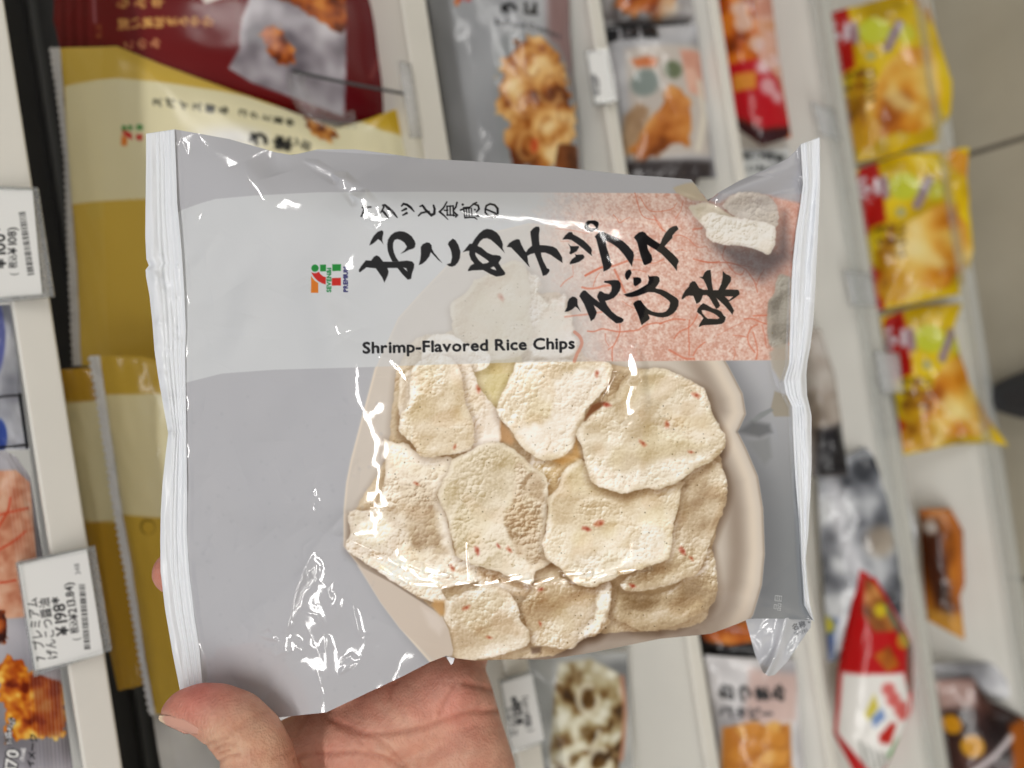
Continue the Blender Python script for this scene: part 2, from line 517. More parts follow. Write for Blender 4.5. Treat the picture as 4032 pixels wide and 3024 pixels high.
def film_grid(sides, plane, nu, nv, bulge, seed, wr):
    X, Y = coons(*sides, nu, nv)
    P = plane.hit(X, Y)
    u = np.linspace(0, 1, nu)[None]; v = np.linspace(0, 1, nv)[:, None]
    e = np.clip(1 - np.abs(2 * u - 1) ** 2.4, 0, 1) ** .75 * np.clip(1 - np.abs(2 * v - 1) ** 2.4, 0, 1) ** .75
    h = bulge * e + wrinkle(nv, nu, seed, wr) * (0.35 + 0.65 * (1 - e))
    return X, Y, P + plane.n * h[..., None], e


def bag(name, label, cat, sides, plane, paint, base, scale=0.3, nu=150, nv=130, bulge=0.018, seed=1, wr=0.0008,
        group=None, mat=None, seals=()):
    """a pillow pack: printed front film bulging off a leaning plane, plain back, crimped seals"""
    X, Y, P, e = film_grid(sides, plane, nu, nv, bulge, seed, wr)
    cv = Canvas(X.min() - 4, Y.min() - 4, X.max() + 4, Y.max() + 4, scale, base)
    paint(cv)
    C = np.clip(cv.sample(X, Y), 0, 1) ** 1.16
    bu, bv = 30, 26
    ju = np.linspace(0, nu - 1, bu).astype(int); jv = np.linspace(0, nv - 1, bv).astype(int)
    B = plane.hit(X, Y)[np.ix_(jv, ju)] - plane.n * (0.35 * bulge * e[np.ix_(jv, ju)] + 0.0004)[..., None]
    CB = np.broadcast_to(c3(base), (bv * bu, 3))
    V = np.concatenate([P.reshape(-1, 3), B.reshape(-1, 3)])
    F = np.concatenate([grid_faces(nv, nu), grid_faces(bv, bu, nu * nv, True)])
    foot = P.reshape(-1, 3)[np.argmin(P.reshape(-1, 3)[:, 2])]
    if not seals:
        o = mesh_obj(name, V, F, mat or M_FILM, None, np.concatenate([C.reshape(-1, 3), CB]))
        tag(o, label, cat, group)
        return o
    t = empty(name, foot, label, cat, group)
    mesh_obj('film', V, F, mat or M_FILM, t, np.concatenate([C.reshape(-1, 3), CB]))
    for s in seals:
        seal(t, plane=plane, seed=seed + 9, **s)
    return t


def seal(parent, outer, inner, plane, seed, color=(226, 228, 232), teeth=0.0, pitch=34.0, ribs=7, nu=40, nv=260, lift=0.0006, paint=None):
    """flat crimped end of a pack, optionally zigzag cut along its outer edge"""
    O = resample(outer, nv); I = resample(inner, nv)
    if teeth:
        d = np.r_[0, np.cumsum(np.hypot(*np.diff(O, axis=0).T))]
        z = np.abs(((d / pitch) % 1) * 2 - 1) * teeth
        dirn = I - O; dirn /= np.linalg.norm(dirn, axis=1)[:, None]
        O = O + dirn * z[:, None]
    u = np.linspace(0, 1, nu)[None, :, None]
    S = O[:, None] * (1 - u) + I[:, None] * u
    P = plane.hit(S[..., 0], S[..., 1])
    h = lift + 0.00025 * np.cos(u[..., 0] * ribs * 2 * np.pi) + wrinkle(nv, nu, seed, 0.0005)
    P = P + plane.n * h[..., None]
    C = np.broadcast_to(c3(color), (nv, nu, 3)).copy()
    if paint is not None: C = paint(S[..., 0], S[..., 1], C)
    V = np.concatenate([P.reshape(-1, 3), (P - plane.n * 0.0005).reshape(-1, 3)])
    F = np.concatenate([grid_faces(nv, nu), grid_faces(nv, nu, nu * nv, True)])
    return mesh_obj('seal', V, F, M_SEAL, parent, np.concatenate([C.reshape(-1, 3)] * 2))


def quad(tl, tr, br, bl):
    return [tl, tr], [tr, br], [bl, br], [tl, bl]
# ------------------------------------------------------------------ packs on the shelves
FRIED = [(96, 44, 14), (150, 84, 30), (192, 126, 58), (222, 170, 96), (240, 210, 150)]
KARA = [(88, 36, 12), (146, 70, 22), (186, 104, 40), (214, 142, 66)]
OCHRE = (214, 186, 92); CREAM = (232, 226, 194)


def paint_red(c):
    c.poly([(900, -80), (1700, -80), (1700, 600), (900, 600)], (120, 18, 24), 0.6, 200)
    for i in range(7):
        c.stroke([(228 + i * 22, -80), (236 + i * 22, 260)], 7, (62, 10, 14) if i % 2 else (150, 70, 72), .5)
    c.stroke([(372, -80), (384, 120)], 12, (190, 150, 160), .7, 6)
    win = [(985, 30), (950, 125), (940, 190), (942, 240), (900, 310), (985, 355), (1140, 405), (1360, 470), (1352, -80), (990, -80)]
    c.poly(win, (168, 162, 168), 1, 5)
    c.pile(win, [(96, 88, 98), (150, 144, 152), (196, 192, 200), (226, 224, 230)], 46, 31, alpha=.75)
    c.pile([(1000, -80), (1355, -80), (1352, 150), (1330, 172), (1290, 150), (1210, 110), (1150, 70), (1060, 20)], KARA, 26, 32, wob=6)
    c.pile([(1018, 184), (1046, 160), (1062, 146), (1096, 160), (1116, 190), (1150, 250), (1158, 282), (1118, 304), (1080, 286), (1052, 250), (1036, 210)], KARA, 16, 33, wob=5)
    c.poly([(1352, -80), (1500, -80), (1620, 500), (1350, 500)], (104, 8, 20), .9, 4)
    c.stroke([(1494, -80), (1508, 214)], 20, (168, 126, 84), .9, 5)
    c.stroke([(1450, 330), (1500, 214)], 14, (150, 96, 84), .6, 6)
    g = (214, 170, 104)
    c.text('らみ辛', 515, 85, 52, 90, g, True, 66, 2)
    c.text('深い旨味まろやか', 515, 162, 46, 90, g, True, 46, 2)
    c.text('このみ', 530, 236, 40, 90, (206, 150, 110), True, 52, 1.5)
    c.text('特選', 385, 150, 26, 0, (190, 140, 80), True, 28)
    c.poly([(765, -10), (810, 70), (902, 34), (896, 18), (870, -30)], (226, 220, 214), 1, 5)
    c.pile([(830, 0), (880, -8), (880, 24), (846, 36)], [(196, 140, 80), (226, 190, 140)], 14, 34)


bag('snack_bag', 'dark red snack bag with gold writing at the top left', 'snack bag',
    ([(214, -90), (900, -90), (1590, -90)], [(1590, -90), (1606, 250), (1640, 520)], [(262, 330), (900, 430), (1640, 520)], [(214, -90), (210, 80), (238, 200), (262, 330)]),
    lean(1, 72, 0.044), paint_red, (122, 28, 30), 0.36, 190, 110, 0.016, 11)


def logo(c, x, y, s, pale=False):
    """the small striped seven emblem, reading upwards; (x, y) = its top left, s = its height"""
    def q(*p): return [(x + a * s, y + b * s) for a, b in p]
    gr, rd, og = (24, 138, 56), (206, 28, 26), (226, 124, 28)
    if pale: gr, rd, og = (90, 150, 110), (206, 110, 100), (214, 160, 110)
    c.disc(x + .135 * s, y + .13 * s, .125 * s, gr)
    c.poly(q((.32, .01), (.53, .01), (.53, .24), (.32, .24)), gr)
    c.poly(q((.74, 0), (1.05, 0), (1.05, .24), (.74, .24)), gr)
    c.poly(q((.0, .28), (.1, .305), (.19, .30), (.27, .265), (.33, .34), (.42, .41), (.52, .46), (.52, .71), (.4, .675), (.27, .6), (.15, .5), (.06, .38)), rd)
    c.poly(q((0, .42), (.08, .52), (.17, .6), (.26, .66), (.26, 1), (0, 1)), og)
    c.poly(q((.73, .48), (1.05, .48), (1.05, .75), (.73, .75)), rd)


def paint_y1(c):
    n = lambda P, col_, a=1, s=3: c.poly(P, col_, a, s)
    n([(255, 340), (470, 328), (700, 350), (1000, 385), (1180, 430), (1400, 470), (1500, 520), (1700, 560), (1750, 820), (1600, 820), (270, 806)], CREAM)
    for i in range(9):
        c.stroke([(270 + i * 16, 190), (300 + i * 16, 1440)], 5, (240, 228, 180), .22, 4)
    c.text('スパイス香る', 640, 452, 40, 84, (40, 42, 34), True, 51, 2.0)
    c.text('コクと旨辛', 966, 486, 38, 80, (52, 52, 42), True, 47, 2.0)
    logo(c, 491, 522, 78)
    c.disc(905, 575, 120, (236, 236, 238), .9, 40, ry=44)
    c.text('うま', 1040, 620, 78, 80, (28, 28, 28), True, 92, 5)
    c.text('しお', 1160, 610, 46, 75, (60, 60, 52), True, 50, 2)
    c.disc(386, 842, 34, (214, 190, 102), .9, 5)
    c.pile([(1180, 470), (1210, 455), (1270, 470), (1330, 530), (1300, 572), (1260, 570), (1230, 540)], FRIED, 18, 51, wob=6)
    c.poly([(1400, 440), (1660, 400), (1700, 640), (1600, 540), (1500, 500)], (206, 172, 40), .8, 20)


bag('snack_bag', 'yellow and cream snack bag with black writing, below the dark red bag', 'snack bag',
    ([(237, 190), (460, 183), (640, 255), (900, 350), (1100, 420), (1320, 505), (1450, 470), (1616, 408)], [(1616, 408), (1650, 700), (1700, 1500)],
     [(322, 1440), (900, 1470), (1700, 1500)], [(237, 190), (268, 600), (302, 1050), (322, 1440)]),
    lean(1, 70, 0.026), paint_y1, OCHRE, 0.36, 200, 170, 0.016, 12,
    seals=[dict(outer=[(190, 188), (225, 420), (250, 650), (262, 1000), (282, 1440)], inner=[(238, 190), (268, 600), (303, 1050), (323, 1440)], teeth=9, pitch=27, color=(206, 206, 208))])


def paint_y2(c):
    c.poly([(380, 1556), (1100, 1545), (1100, 2035), (400, 2020)], CREAM, 1, 3)
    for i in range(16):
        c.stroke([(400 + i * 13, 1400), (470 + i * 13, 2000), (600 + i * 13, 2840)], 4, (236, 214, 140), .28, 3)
    c.disc(590, 2064, 30, (120, 104, 40), .9, 4); c.disc(592, 2066, 26, (206, 176, 76), 1, 3)


bag('snack_bag', 'yellow and cream snack bag with a white zigzag seal, just left of the held pack', 'snack bag',
    ([(392, 1400), (560, 1402), (625, 1420), (900, 1430)], [(900, 1430), (960, 2200), (1000, 2835)], [(612, 2812), (800, 2822), (1000, 2835)],
     [(392, 1400), (415, 1560), (470, 1950), (520, 2240), (572, 2600), (612, 2812)]),
    lean(1, 72, 0.004), paint_y2, (206, 176, 76), 0.3, 110, 170, 0.014, 13,
    seals=[dict(outer=[(342, 1402), (372, 1560), (432, 1960), (486, 2260), (540, 2580), (582, 2816)], inner=[(393, 1400), (416, 1560), (471, 1950), (521, 2240), (573, 2600), (613, 2812)], teeth=11, pitch=28)])


def paint_y3(c):
    c.poly([(200, 1585), (700, 1575), (760, 2040), (300, 2050)], CREAM, 1, 4)


bag('snack_bag', 'shaded yellow and cream snack bag, deepest of the three yellow bags, behind the zigzag seal', 'snack bag',
    ([(236, 1455), (400, 1445), (620, 1440)], [(620, 1440), (700, 2100), (720, 2700)], [(465, 2720), (600, 2690), (720, 2700)], [(236, 1455), (330, 2050), (420, 2500), (465, 2720)]),
    lean(1, 72, 0.022), paint_y3, (196, 160, 60), 0.25, 70, 110, 0.010, 14)


def paint_white(c):
    c.pile([(560, 2780), (1300, 2780), (1300, 3120), (560, 3120)], [(206, 208, 212), (224, 226, 230), (236, 238, 240)], 60, 77)


bag('paper_pack', 'plain white pack on the shelf below the thumb', 'pack', quad((600, 2812), (1300, 2790), (1320, 3140), (652, 3140)),
    lean(1, 60, -0.03), paint_white, (236, 238, 240), 0.2, 60, 50, 0.004, 15, 0.0003)


# ---- upper shelf, left edge
def paint_kara(c):
    c.pile([(-120, 1700), (400, 1700), (500, 3200), (-120, 3200)], [(120, 118, 124), (160, 158, 166), (196, 194, 200)], 120, 60)
    c.pile([(-120, 1860), (62, 1850), (118, 1900), (150, 2270), (140, 2420), (-120, 2440)], [(196, 120, 88), (220, 160, 128), (232, 188, 160)], 22, 61, alpha=.9)
    for P in ([(-20, 2030), (60, 2010), (110, 2000)], [(-20, 2170), (50, 2130), (100, 2090)], [(0, 2290), (60, 2280)], [(-10, 2080), (30, 2010), (40, 1960)]):
        c.stroke(bez(P), 9, (204, 88, 60), .9, 3)
    c.pile([(-120, 2380), (-20, 2370), (30, 2420), (20, 2520), (-120, 2540)], [(60, 20, 8), (150, 70, 26), (190, 110, 50)], 18, 63, wob=5)
    c.pile([(-20, 2610), (30, 2576), (80, 2590), (130, 2640), (200, 2660), (240, 2690), (258, 2840), (240, 2895), (160, 2900), (70, 2900), (20, 2915), (20, 2820), (0, 2730)], [(120, 40, 10), (186, 92, 24), (222, 150, 50), (240, 206, 110)], 20, 62, wob=6)
    c.poly([(120, 2640), (240, 2680), (258, 2840), (235, 2895), (150, 2890)], (150, 66, 44), .6, 10)
    for i in range(14):
        c.stroke([(20 + i * 15, 1850), (96 + i * 15, 2400), (150 + i * 15, 3200)], 5, (232, 222, 224), .35 if i > 4 else .2, 3)
    for d, k in ((7, (40, 40, 44)), (2, (240, 240, 240))):
        c.text('170', 62, 3040, 66, 83, k, bold=d)
    c.text('(1袋45g)', 40, 2925, 30, 83, (40, 40, 44), bold=3); c.text('(1袋45g)', 40, 2925, 30, 83, (232, 232, 234), bold=.5)
    c.text('(kcal)', 92, 2990, 22, 83, (230, 230, 232), bold=1)
    c.text('イメージ', 130, 3020, 34, 83, (40, 40, 44), bold=1)


bag('snack_pouch', 'ribbed silver pouch showing brown fried chicken, lower left corner', 'snack pouch',
    ([(-90, 1776), (20, 1776), (66, 1800)], [(66, 1800), (120, 1880), (220, 2500), (300, 3120)], [(-90, 3130), (300, 3120)], [(-90, 1776), (-90, 3130)]),
    lean(0, 86, 0.006), paint_kara, (158, 156, 162), 0.5, 120, 230, 0.004, 16, 0.0003)


def paint_blue(c):
    c.pile([(-120, 1200), (120, 1200), (120, 1760), (-120, 1760)], [(140, 142, 152), (186, 188, 196), (214, 216, 222)], 50, 66)
    c.disc(-40, 1330, 60, (96, 104, 168), .9, 8, ry=170)
    c.disc(-6, 1720, 34, (60, 84, 160), .95, 6, ry=70)
    c.stroke([(-60, 1570), (88, 1556)], 9, (60, 60, 66)); c.stroke([(78, 1556), (108, 1765)], 14, (44, 46, 52)); c.stroke([(-60, 1768), (110, 1752)], 10, (28, 28, 32))


bag('snack_pouch', 'silver pouch with a blue picture, left edge between the two price tags', 'snack pouch',
    ([(-90, 1205), (40, 1200)], [(40, 1200), (75, 1450), (116, 1770)], [(-90, 1775), (116, 1770)], [(-90, 1205), (-90, 1775)]),
    lean(0, 86, 0.006), paint_blue, (186, 188, 196), 0.4, 60, 110, 0.003, 17, 0.0003)


# ---- shelf three
def brushes(c, s, x, y, size, step, k=(34, 34, 36), rot=90, b=4):
    c.text(s, x, y, size, rot, k, True, step, b)


def paint_grey(c):
    c.pile([(1650, -120), (2320, -120), (2320, 760), (1650, 760)], [(150, 152, 156), (172, 174, 178), (190, 192, 196)], 120, 80, alpha=.6)
    c.poly([(2140, -90), (2260, -90), (2290, 420), (2200, 330), (2140, 190)], (140, 104, 102), .75, 26)
    c.poly([(2240, -90), (2290, -90), (2300, 300), (2275, 300)], (196, 92, 76), .6, 14)
    logo(c, 1785, -6, 56)
    brushes(c, '海鮮', 1935, 10, 56, 74, b=5)
    brushes(c, 'うに', 2010, 105, 62, 84, b=6)
    c.text('Seafood Crackers', 1930, 142, 34, -8, (74, 74, 78), bold=1)
    c.poly([(1930, 210), (2010, 170), (2180, 200), (2260, 330), (2280, 640), (1960, 660), (1925, 400)], (150, 154, 156), .7, 20)
    P = [(1934, 380), (1965, 280), (2010, 212), (2080, 196), (2150, 222), (2195, 260), (2215, 320), (2250, 400), (2250, 540), (2200, 610), (2160, 680), (2010, 680), (1972, 540)]
    c.pile(P, [(112, 58, 20), (170, 104, 46), (206, 150, 84), (228, 186, 124), (240, 214, 164)], 30, 81, 6, wob=10)
    for (x, y, r, a) in ((2062, 300, 58, .5), (2140, 380, 66, .5), (2040, 440, 56, .5), (2130, 540, 66, .5), (2060, 600, 50, .5), (2200, 320, 40, .5), (2190, 470, 46, .4)):
        t = np.linspace(0.3, 5.0, 14)
        c.stroke([(x + r * math.cos(q) * .7, y + r * math.sin(q)) for q in t], [20] * 14, (232, 190, 128), a, 9)
        c.stroke([(x + 8 + r * math.cos(q) * .5, y + 8 + r * math.sin(q) * .75) for q in t], [9] * 14, (150, 78, 30), a * .8, 7)
    c.pile([(2180, 590), (2270, 580), (2280, 700), (2170, 690)], [(96, 54, 26), (150, 92, 50)], 20, 84, 6)
    c.disc(2086, 600, 16, (206, 92, 52), .8, 6, ry=26)


bag('snack_bag', 'grey snack bag picturing golden fried seafood, beside the cream shelf edge', 'snack bag',
    ([(1672, -100), (2235, -110)], [(2235, -110), (2255, 300), (2300, 760)], [(1800, 780), (2300, 760)], [(1672, -100), (1720, 260), (1800, 780)]),
    lean(2, 62, 0.012), paint_grey, (172, 174, 178), 0.3, 170, 190, 0.02, 21, 0.0012)


def paint_tray(c):
    c.pile([(1880, 2560), (2520, 2560), (2520, 3150), (1880, 3150)], [(130, 132, 134), (176, 178, 178), (210, 212, 212)], 70, 90)
    c.poly([(1900, 2590), (1935, 2590), (1948, 2740), (1980, 2830), (1960, 2850), (1905, 2720)], (52, 88, 130), 1, 5)
    P = [(2190, 2600), (2320, 2590), (2420, 2640), (2452, 2740), (2450, 2850), (2420, 2950), (2400, 3100), (2150, 3100), (2140, 2900), (2160, 2700)]
    c.poly(P, (206, 200, 186), 1, 10)
    c.pile(P, [(78, 56, 30), (130, 100, 60), (180, 166, 130), (216, 212, 192), (232, 230, 216)], 26, 91, 8)
    c.stroke([(2440, 2660), (2452, 2800), (2425, 2960)], 22, (196, 140, 112), .8, 8)
    for (x, y, r) in ((2280, 2840, 60), (2330, 2960, 56), (2230, 2940, 46), (2290, 2720, 50)):
        t = np.linspace(0, 5.2, 14)
        c.stroke([(x + r * math.cos(q) * .8, y + r * math.sin(q)) for q in t], [22] * 14, (232, 230, 214), .75, 9)
        c.disc(x, y, r * .42, (104, 74, 34), .7, 10)


bag('snack_bag', 'grey bag showing dark and white rice crackers, right of the palm', 'snack bag',
    quad((1890, 2575), (2470, 2570), (2500, 3150), (1960, 3150)), lean(2, 62, 0.012), paint_tray, (176, 178, 180), 0.28, 150, 150, 0.02, 22, 0.001)


def paint_gap_shade(k):  # for added bags whose dark colour stands in for shade between packs
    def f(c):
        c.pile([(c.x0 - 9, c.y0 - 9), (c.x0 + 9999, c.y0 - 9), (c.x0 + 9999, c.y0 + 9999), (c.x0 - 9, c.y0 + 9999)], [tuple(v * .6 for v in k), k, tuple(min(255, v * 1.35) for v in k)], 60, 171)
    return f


bag('snack_bag', 'added dark grey bag standing in for the shade behind the grey bag of golden fried seafood', 'snack bag',
    quad((1652, -130), (2318, -140), (2372, 770), (1796, 790)), lean(2, 64, 0.05), paint_gap_shade((92, 94, 100)), (96, 98, 104), 0.1, 60, 60, 0.016, 41, 0.001)
bag('snack_bag', 'added dark brown bag standing in for the shade behind the clear bag of mixed crackers', 'snack bag',
    quad((2346, -160), (2772, -170), (2862, 730), (2430, 750)), lean(3, 56, 0.045), paint_gap_shade((74, 66, 64)), (80, 72, 70), 0.1, 60, 60, 0.016, 42, 0.001)
bag('snack_bag', 'added dark grey bag standing in for the shade behind the silver bag of golden butter peanuts', 'snack bag',
    quad((2790, 2540), (3150, 2560), (3230, 3160), (2860, 3170)), lean(3, 54, 0.045), paint_gap_shade((84, 84, 88)), (88, 88, 92), 0.1, 60, 60, 0.016, 43, 0.001)


# ---- shelf four
def paint_mix(c):
    c.pile([(2360, 50), (2840, 50), (2840, 720), (2360, 720)], [(150, 150, 154), (186, 186, 190), (216, 216, 218)], 70, 100)
    brushes(c, '磯辺揚', 2425, 175, 66, 74, b=5)
    c.poly([(2450, 215), (2760, 190), (2790, 620), (2480, 640)], (206, 196, 186), .8, 16)
    c.pile([(2660, 220), (2760, 210), (2780, 400), (2690, 390)], [(206, 150, 130), (226, 186, 168)], 30, 101, 10)
    c.poly([(2470, 262), (2530, 250), (2570, 262), (2560, 295), (2490, 292)], (214, 128, 78), .9, 10)
    c.disc(2522, 355, 52, (140, 152, 148), .9, 12)
    c.disc(2630, 305, 36, (104, 116, 86), .9, 10)
    c.pile([(2435, 640), (2450, 470), (2500, 430), (2540, 460), (2500, 600)], [(170, 140, 110), (206, 180, 150)], 30, 102, 10)
    c.pile([(2477, 660), (2510, 560), (2560, 470), (2610, 366), (2670, 376), (2702, 440), (2700, 540), (2680, 590), (2620, 600), (2560, 640)], [(136, 74, 24), (184, 112, 48), (206, 140, 74), (222, 168, 104)], 34, 103, 8, wob=8)
    c.stroke([(2745, 340), (2762, 460), (2735, 600)], 26, (228, 222, 208), .9, 10)
    c.poly([(2440, 646), (2800, 640), (2800, 720), (2440, 720)], (52, 44, 44), .85, 16)


bag('snack_bag', 'clear bag of mixed rice crackers with a big orange piece, above the held pack', 'snack bag',
    quad((2372, 112), (2742, 96), (2822, 700), (2452, 716)), lean(3, 54, 0.012), paint_mix, (190, 190, 194), 0.28, 130, 160, 0.018, 23, 0.001)


def paint_mix2(c):
    c.pile([(2350, -150), (2800, -150), (2800, 160), (2350, 160)], [(110, 104, 104), (160, 156, 156), (206, 204, 204)], 50, 105)
    c.pile([(2430, -150), (2640, -150), (2660, 40), (2600, 78), (2480, 74), (2420, 40)], KARA, 30, 106, 8, wob=8)
    c.disc(2620, 50, 40, (226, 210, 190), .7, 14)
    c.poly([(2400, 88), (2760, 66), (2780, 140), (2400, 150)], (70, 66, 66), .7, 18)


bag('snack_bag', 'clear bag of brown crackers cut off by the top edge', 'snack bag',
    quad((2340, -200), (2690, -210), (2740, 86), (2376, 100)), lean(3, 54, 0.012), paint_mix2, (168, 166, 168), 0.25, 110, 90, 0.016, 24, 0.001)


def paint_nuts(c):
    c.pile([(2760, 2560), (3180, 2560), (3180, 3150), (2760, 3150)], [(170, 168, 172), (206, 204, 206), (232, 230, 232)], 60, 110)
    c.poly([(2940, 2620), (3140, 2650), (3120, 2820), (2900, 2820)], (214, 186, 178), .8, 20)
    brushes(c, 'おつまみ', 2870, 2740, 62, 66, (60, 60, 62), 90, 4)
    c.text('バタピー', 2820, 2800, 50, 0, (80, 80, 84), bold=3)
    P = [(2835, 2850), (2900, 2820), (3090, 2826), (3105, 3150), (2840, 3150)]
    c.poly(P, (196, 132, 60), 1, 8)
    r = np.random.default_rng(5)
    for k in range(34):
        x, y = r.uniform(2850, 3095), r.uniform(2845, 3140)
        a = r.uniform(0, 3); ex = [(x + 40 * math.cos(a + q) * (1 if abs(math.cos(q)) > .5 else .7), y + 30 * math.sin(a + q)) for q in np.linspace(0, 6.28, 12)]
        c.poly(ex, (150, 88, 30), .5, 9); c.poly([(px - 4, py - 6) for px, py in ex], [(222, 164, 84), (230, 184, 110), (212, 150, 70)][k % 3], .9, 8)


bag('snack_bag', 'silver bag of golden butter peanuts at the bottom edge', 'snack bag',
    quad((2772, 2580), (3130, 2600), (3180, 3150), (2850, 3150)), lean(3, 52, 0.012), paint_nuts, (206, 204, 206), 0.25, 110, 130, 0.016, 25, 0.001)


def paint_dark(c):
    c.pile([(2730, 2440), (3100, 2440), (3100, 2640), (2730, 2640)], [(20, 18, 20), (34, 30, 32), (56, 48, 46)], 40, 112)
    c.pile([(2740, 2440), (3000, 2440), (2990, 2500), (2860, 2525), (2770, 2515)], KARA[1:], 20, 113, 8)


bag('snack_bag', 'black and orange snack bag half hidden behind the flap of the held pack', 'snack bag',
    quad((2735, 2440), (3080, 2440), (3110, 2610), (2765, 2600)), lean(3, 52, 0.03), paint_dark, (40, 36, 38), 0.25, 70, 50, 0.012, 26, 0.0008)


# ---- shelf five
def paint_orange(c):
    c.pile([(2780, -100), (2960, -100), (2980, 290), (2830, 290)], [(120, 50, 8), (176, 84, 14), (206, 116, 30), (220, 140, 50)], 26, 120, 8)
    c.poly([(2845, 275), (2970, 260), (3060, 330), (3118, 500), (2990, 520), (2870, 450)], (186, 26, 40), 1, 10)
    c.poly([(2872, 312), (2962, 306), (2962, 372), (2880, 376)], (214, 150, 60), .95, 8)
    c.pile([(2950, -100), (3036, -100), (3120, 470), (3060, 330), (2975, 260)], [(196, 140, 120), (216, 176, 160), (206, 150, 110)], 30, 121, 10)
    for x, y, r in ((2900, 60, 34), (2915, 120, 36), (2960, 200, 30), (2985, 290, 28), (3010, 360, 34), (3050, 395, 26)):
        c.disc(x, y, r, (220, 204, 204), .75, 14)
    c.text('やみつき', 2990, 330, 60, 40, (226, 206, 208), bold=3, alpha=.8)
    c.poly([(2860, 446), (2990, 520), (3118, 498), (3130, 580), (2890, 580)], (52, 22, 34), .9, 14)  # maroon shadow at the bag's foot, painted into its colour


bag('snack_bag', 'orange and red snack bag with white brush writing on the white shelf', 'snack bag',
    ([(2792, -110), (3026, -110)], [(3026, -110), (3070, 240), (3116, 540)], [(2880, 490), (3000, 575), (3116, 540)], [(2792, -110), (2834, 250), (2880, 490)]),
    lean(4, 46, 0.012), paint_orange, (190, 96, 40), 0.25, 110, 140, 0.018, 27, 0.001)


def paint_txt(c):
    c.pile([(2850, 560), (3120, 560), (3120, 800), (2850, 800)], [(150, 152, 154), (186, 188, 188), (214, 216, 214)], 30, 124)
    brushes(c, 'だし塩味', 2950, 640, 40, 42, (60, 62, 62), 85, 3)
    brushes(c, 'こだわり', 2960, 690, 34, 38, (90, 92, 92), 85, 2)


bag('snack_bag', 'grey white snack bag with small dark writing, over the folded corner of the held pack', 'snack bag',
    quad((2880, 590), (3110, 585), (3140, 800), (2920, 810)), lean(4, 46, 0.02), paint_txt, (196, 198, 198), 0.25, 60, 60, 0.012, 28, 0.001)


def paint_brownclear(c):
    c.pile([(3130, 1250), (3340, 1250), (3340, 1900), (3130, 1900)], [(136, 124, 112), (170, 160, 150), (196, 190, 184)], 40, 126)
    c.poly([(3200, 1690), (3340, 1660), (3350, 1870), (3200, 1880)], (32, 30, 34), .95, 24)  # shade of the gap between rows, painted on as near-black


bag('snack_bag', 'greyish brown clear bag close right of the held pack', 'snack bag',
    ([(3150, 1300), (3230, 1296)], [(3230, 1296), (3290, 1480), (3340, 1870)], [(3190, 1880), (3340, 1870)], [(3150, 1300), (3190, 1880)]),
    lean(4, 46, 0.012), paint_brownclear, (176, 168, 160), 0.25, 60, 110, 0.016, 29, 0.001)


def paint_silver(c):
    c.pile([(3180, 1800), (3680, 1800), (3680, 2560), (3180, 2560)], [(70, 72, 78), (130, 132, 138), (180, 182, 186), (220, 222, 224)], 46, 128)
    c.stroke([(3270, 1850), (3300, 2080), (3390, 2300)], 60, (214, 214, 218), .7, 24)
    c.disc(3470, 1745, 30, (220, 180, 110), .8, 10, ry=20)
    c.disc(3450, 2120, 60, (176, 160, 140), .7, 26)
    c.poly([(3200, 2430), (3290, 2430), (3270, 2610), (3215, 2600)], (60, 84, 140), .8, 18)
    c.disc(3245, 2460, 34, (214, 200, 60), .9, 12)


bag('snack_bag', 'crumpled silver grey bag behind the red and white pack', 'snack bag',
    ([(3215, 1860), (3400, 1760), (3530, 1830)], [(3530, 1830), (3610, 2080), (3600, 2560)], [(3260, 2600), (3600, 2560)], [(3215, 1860), (3260, 2600)]),
    lean(4, 44, 0.03), paint_silver, (150, 152, 156), 0.25, 100, 150, 0.014, 30, 0.002)


def paint_redwhite(c):
    c.poly([(3380, 2240), (3430, 2240), (3620, 2560), (3560, 2640), (3280, 2650)], (190, 22, 26), 1, 8)
    c.pile([(3400, 2270), (3460, 2300), (3540, 2440), (3500, 2470), (3420, 2470), (3380, 2400)], [(120, 70, 34), (170, 110, 56), (206, 150, 90)], 24, 131, 10)
    c.stroke([(3480, 2380), (3570, 2540), (3570, 2700)], 30, (96, 124, 110), .8, 12)
    c.disc(3450, 2390, 26, (214, 196, 50), .9, 10); c.disc(3540, 2510, 30, (206, 190, 60), .7, 12)
    c.pile([(3420, 2560), (3480, 2520), (3520, 2600), (3470, 2625)], [(150, 80, 20), (206, 130, 40)], 18, 132, 8)
    c.stroke([(3420, 2245), (3600, 2535)], 22, (196, 30, 36), .95, 6)
    c.poly([(3310, 2640), (3420, 2630), (3540, 2630), (3575, 2760), (3560, 2900), (3430, 3080), (3290, 2890)], (232, 230, 226), 1, 8)
    for x, y, r in ((3475, 2690, 26), (3495, 2730, 28), (3530, 2770, 30), (3540, 2800, 22)): c.disc(x, y, r, (206, 96, 92), .9, 10)
    c.poly([(3385, 2790), (3420, 2710), (3435, 2760), (3400, 2810)], (206, 190, 60), .9, 8)
    c.poly([(3410, 2800), (3450, 2760), (3465, 2800), (3420, 2840)], (110, 140, 190), .9, 8)
    c.poly([(3440, 2870), (3490, 2820), (3510, 2830), (3490, 2910), (3445, 2900)], (190, 50, 40), 1, 8)
    c.poly([(3480, 2960), (3520, 2900), (3560, 2890), (3540, 2980), (3515, 2990)], (70, 150, 60), 1, 8)
    for k in range(5): c.stroke([(3370 + k * 26, 2900 + k * 14), (3400 + k * 26, 3010 + k * 10)], 10, (90, 94, 88), .6, 8)
    c.stroke([(3285, 2890), (3360, 2975), (3430, 3060)], 22, (190, 40, 44), .95, 7)


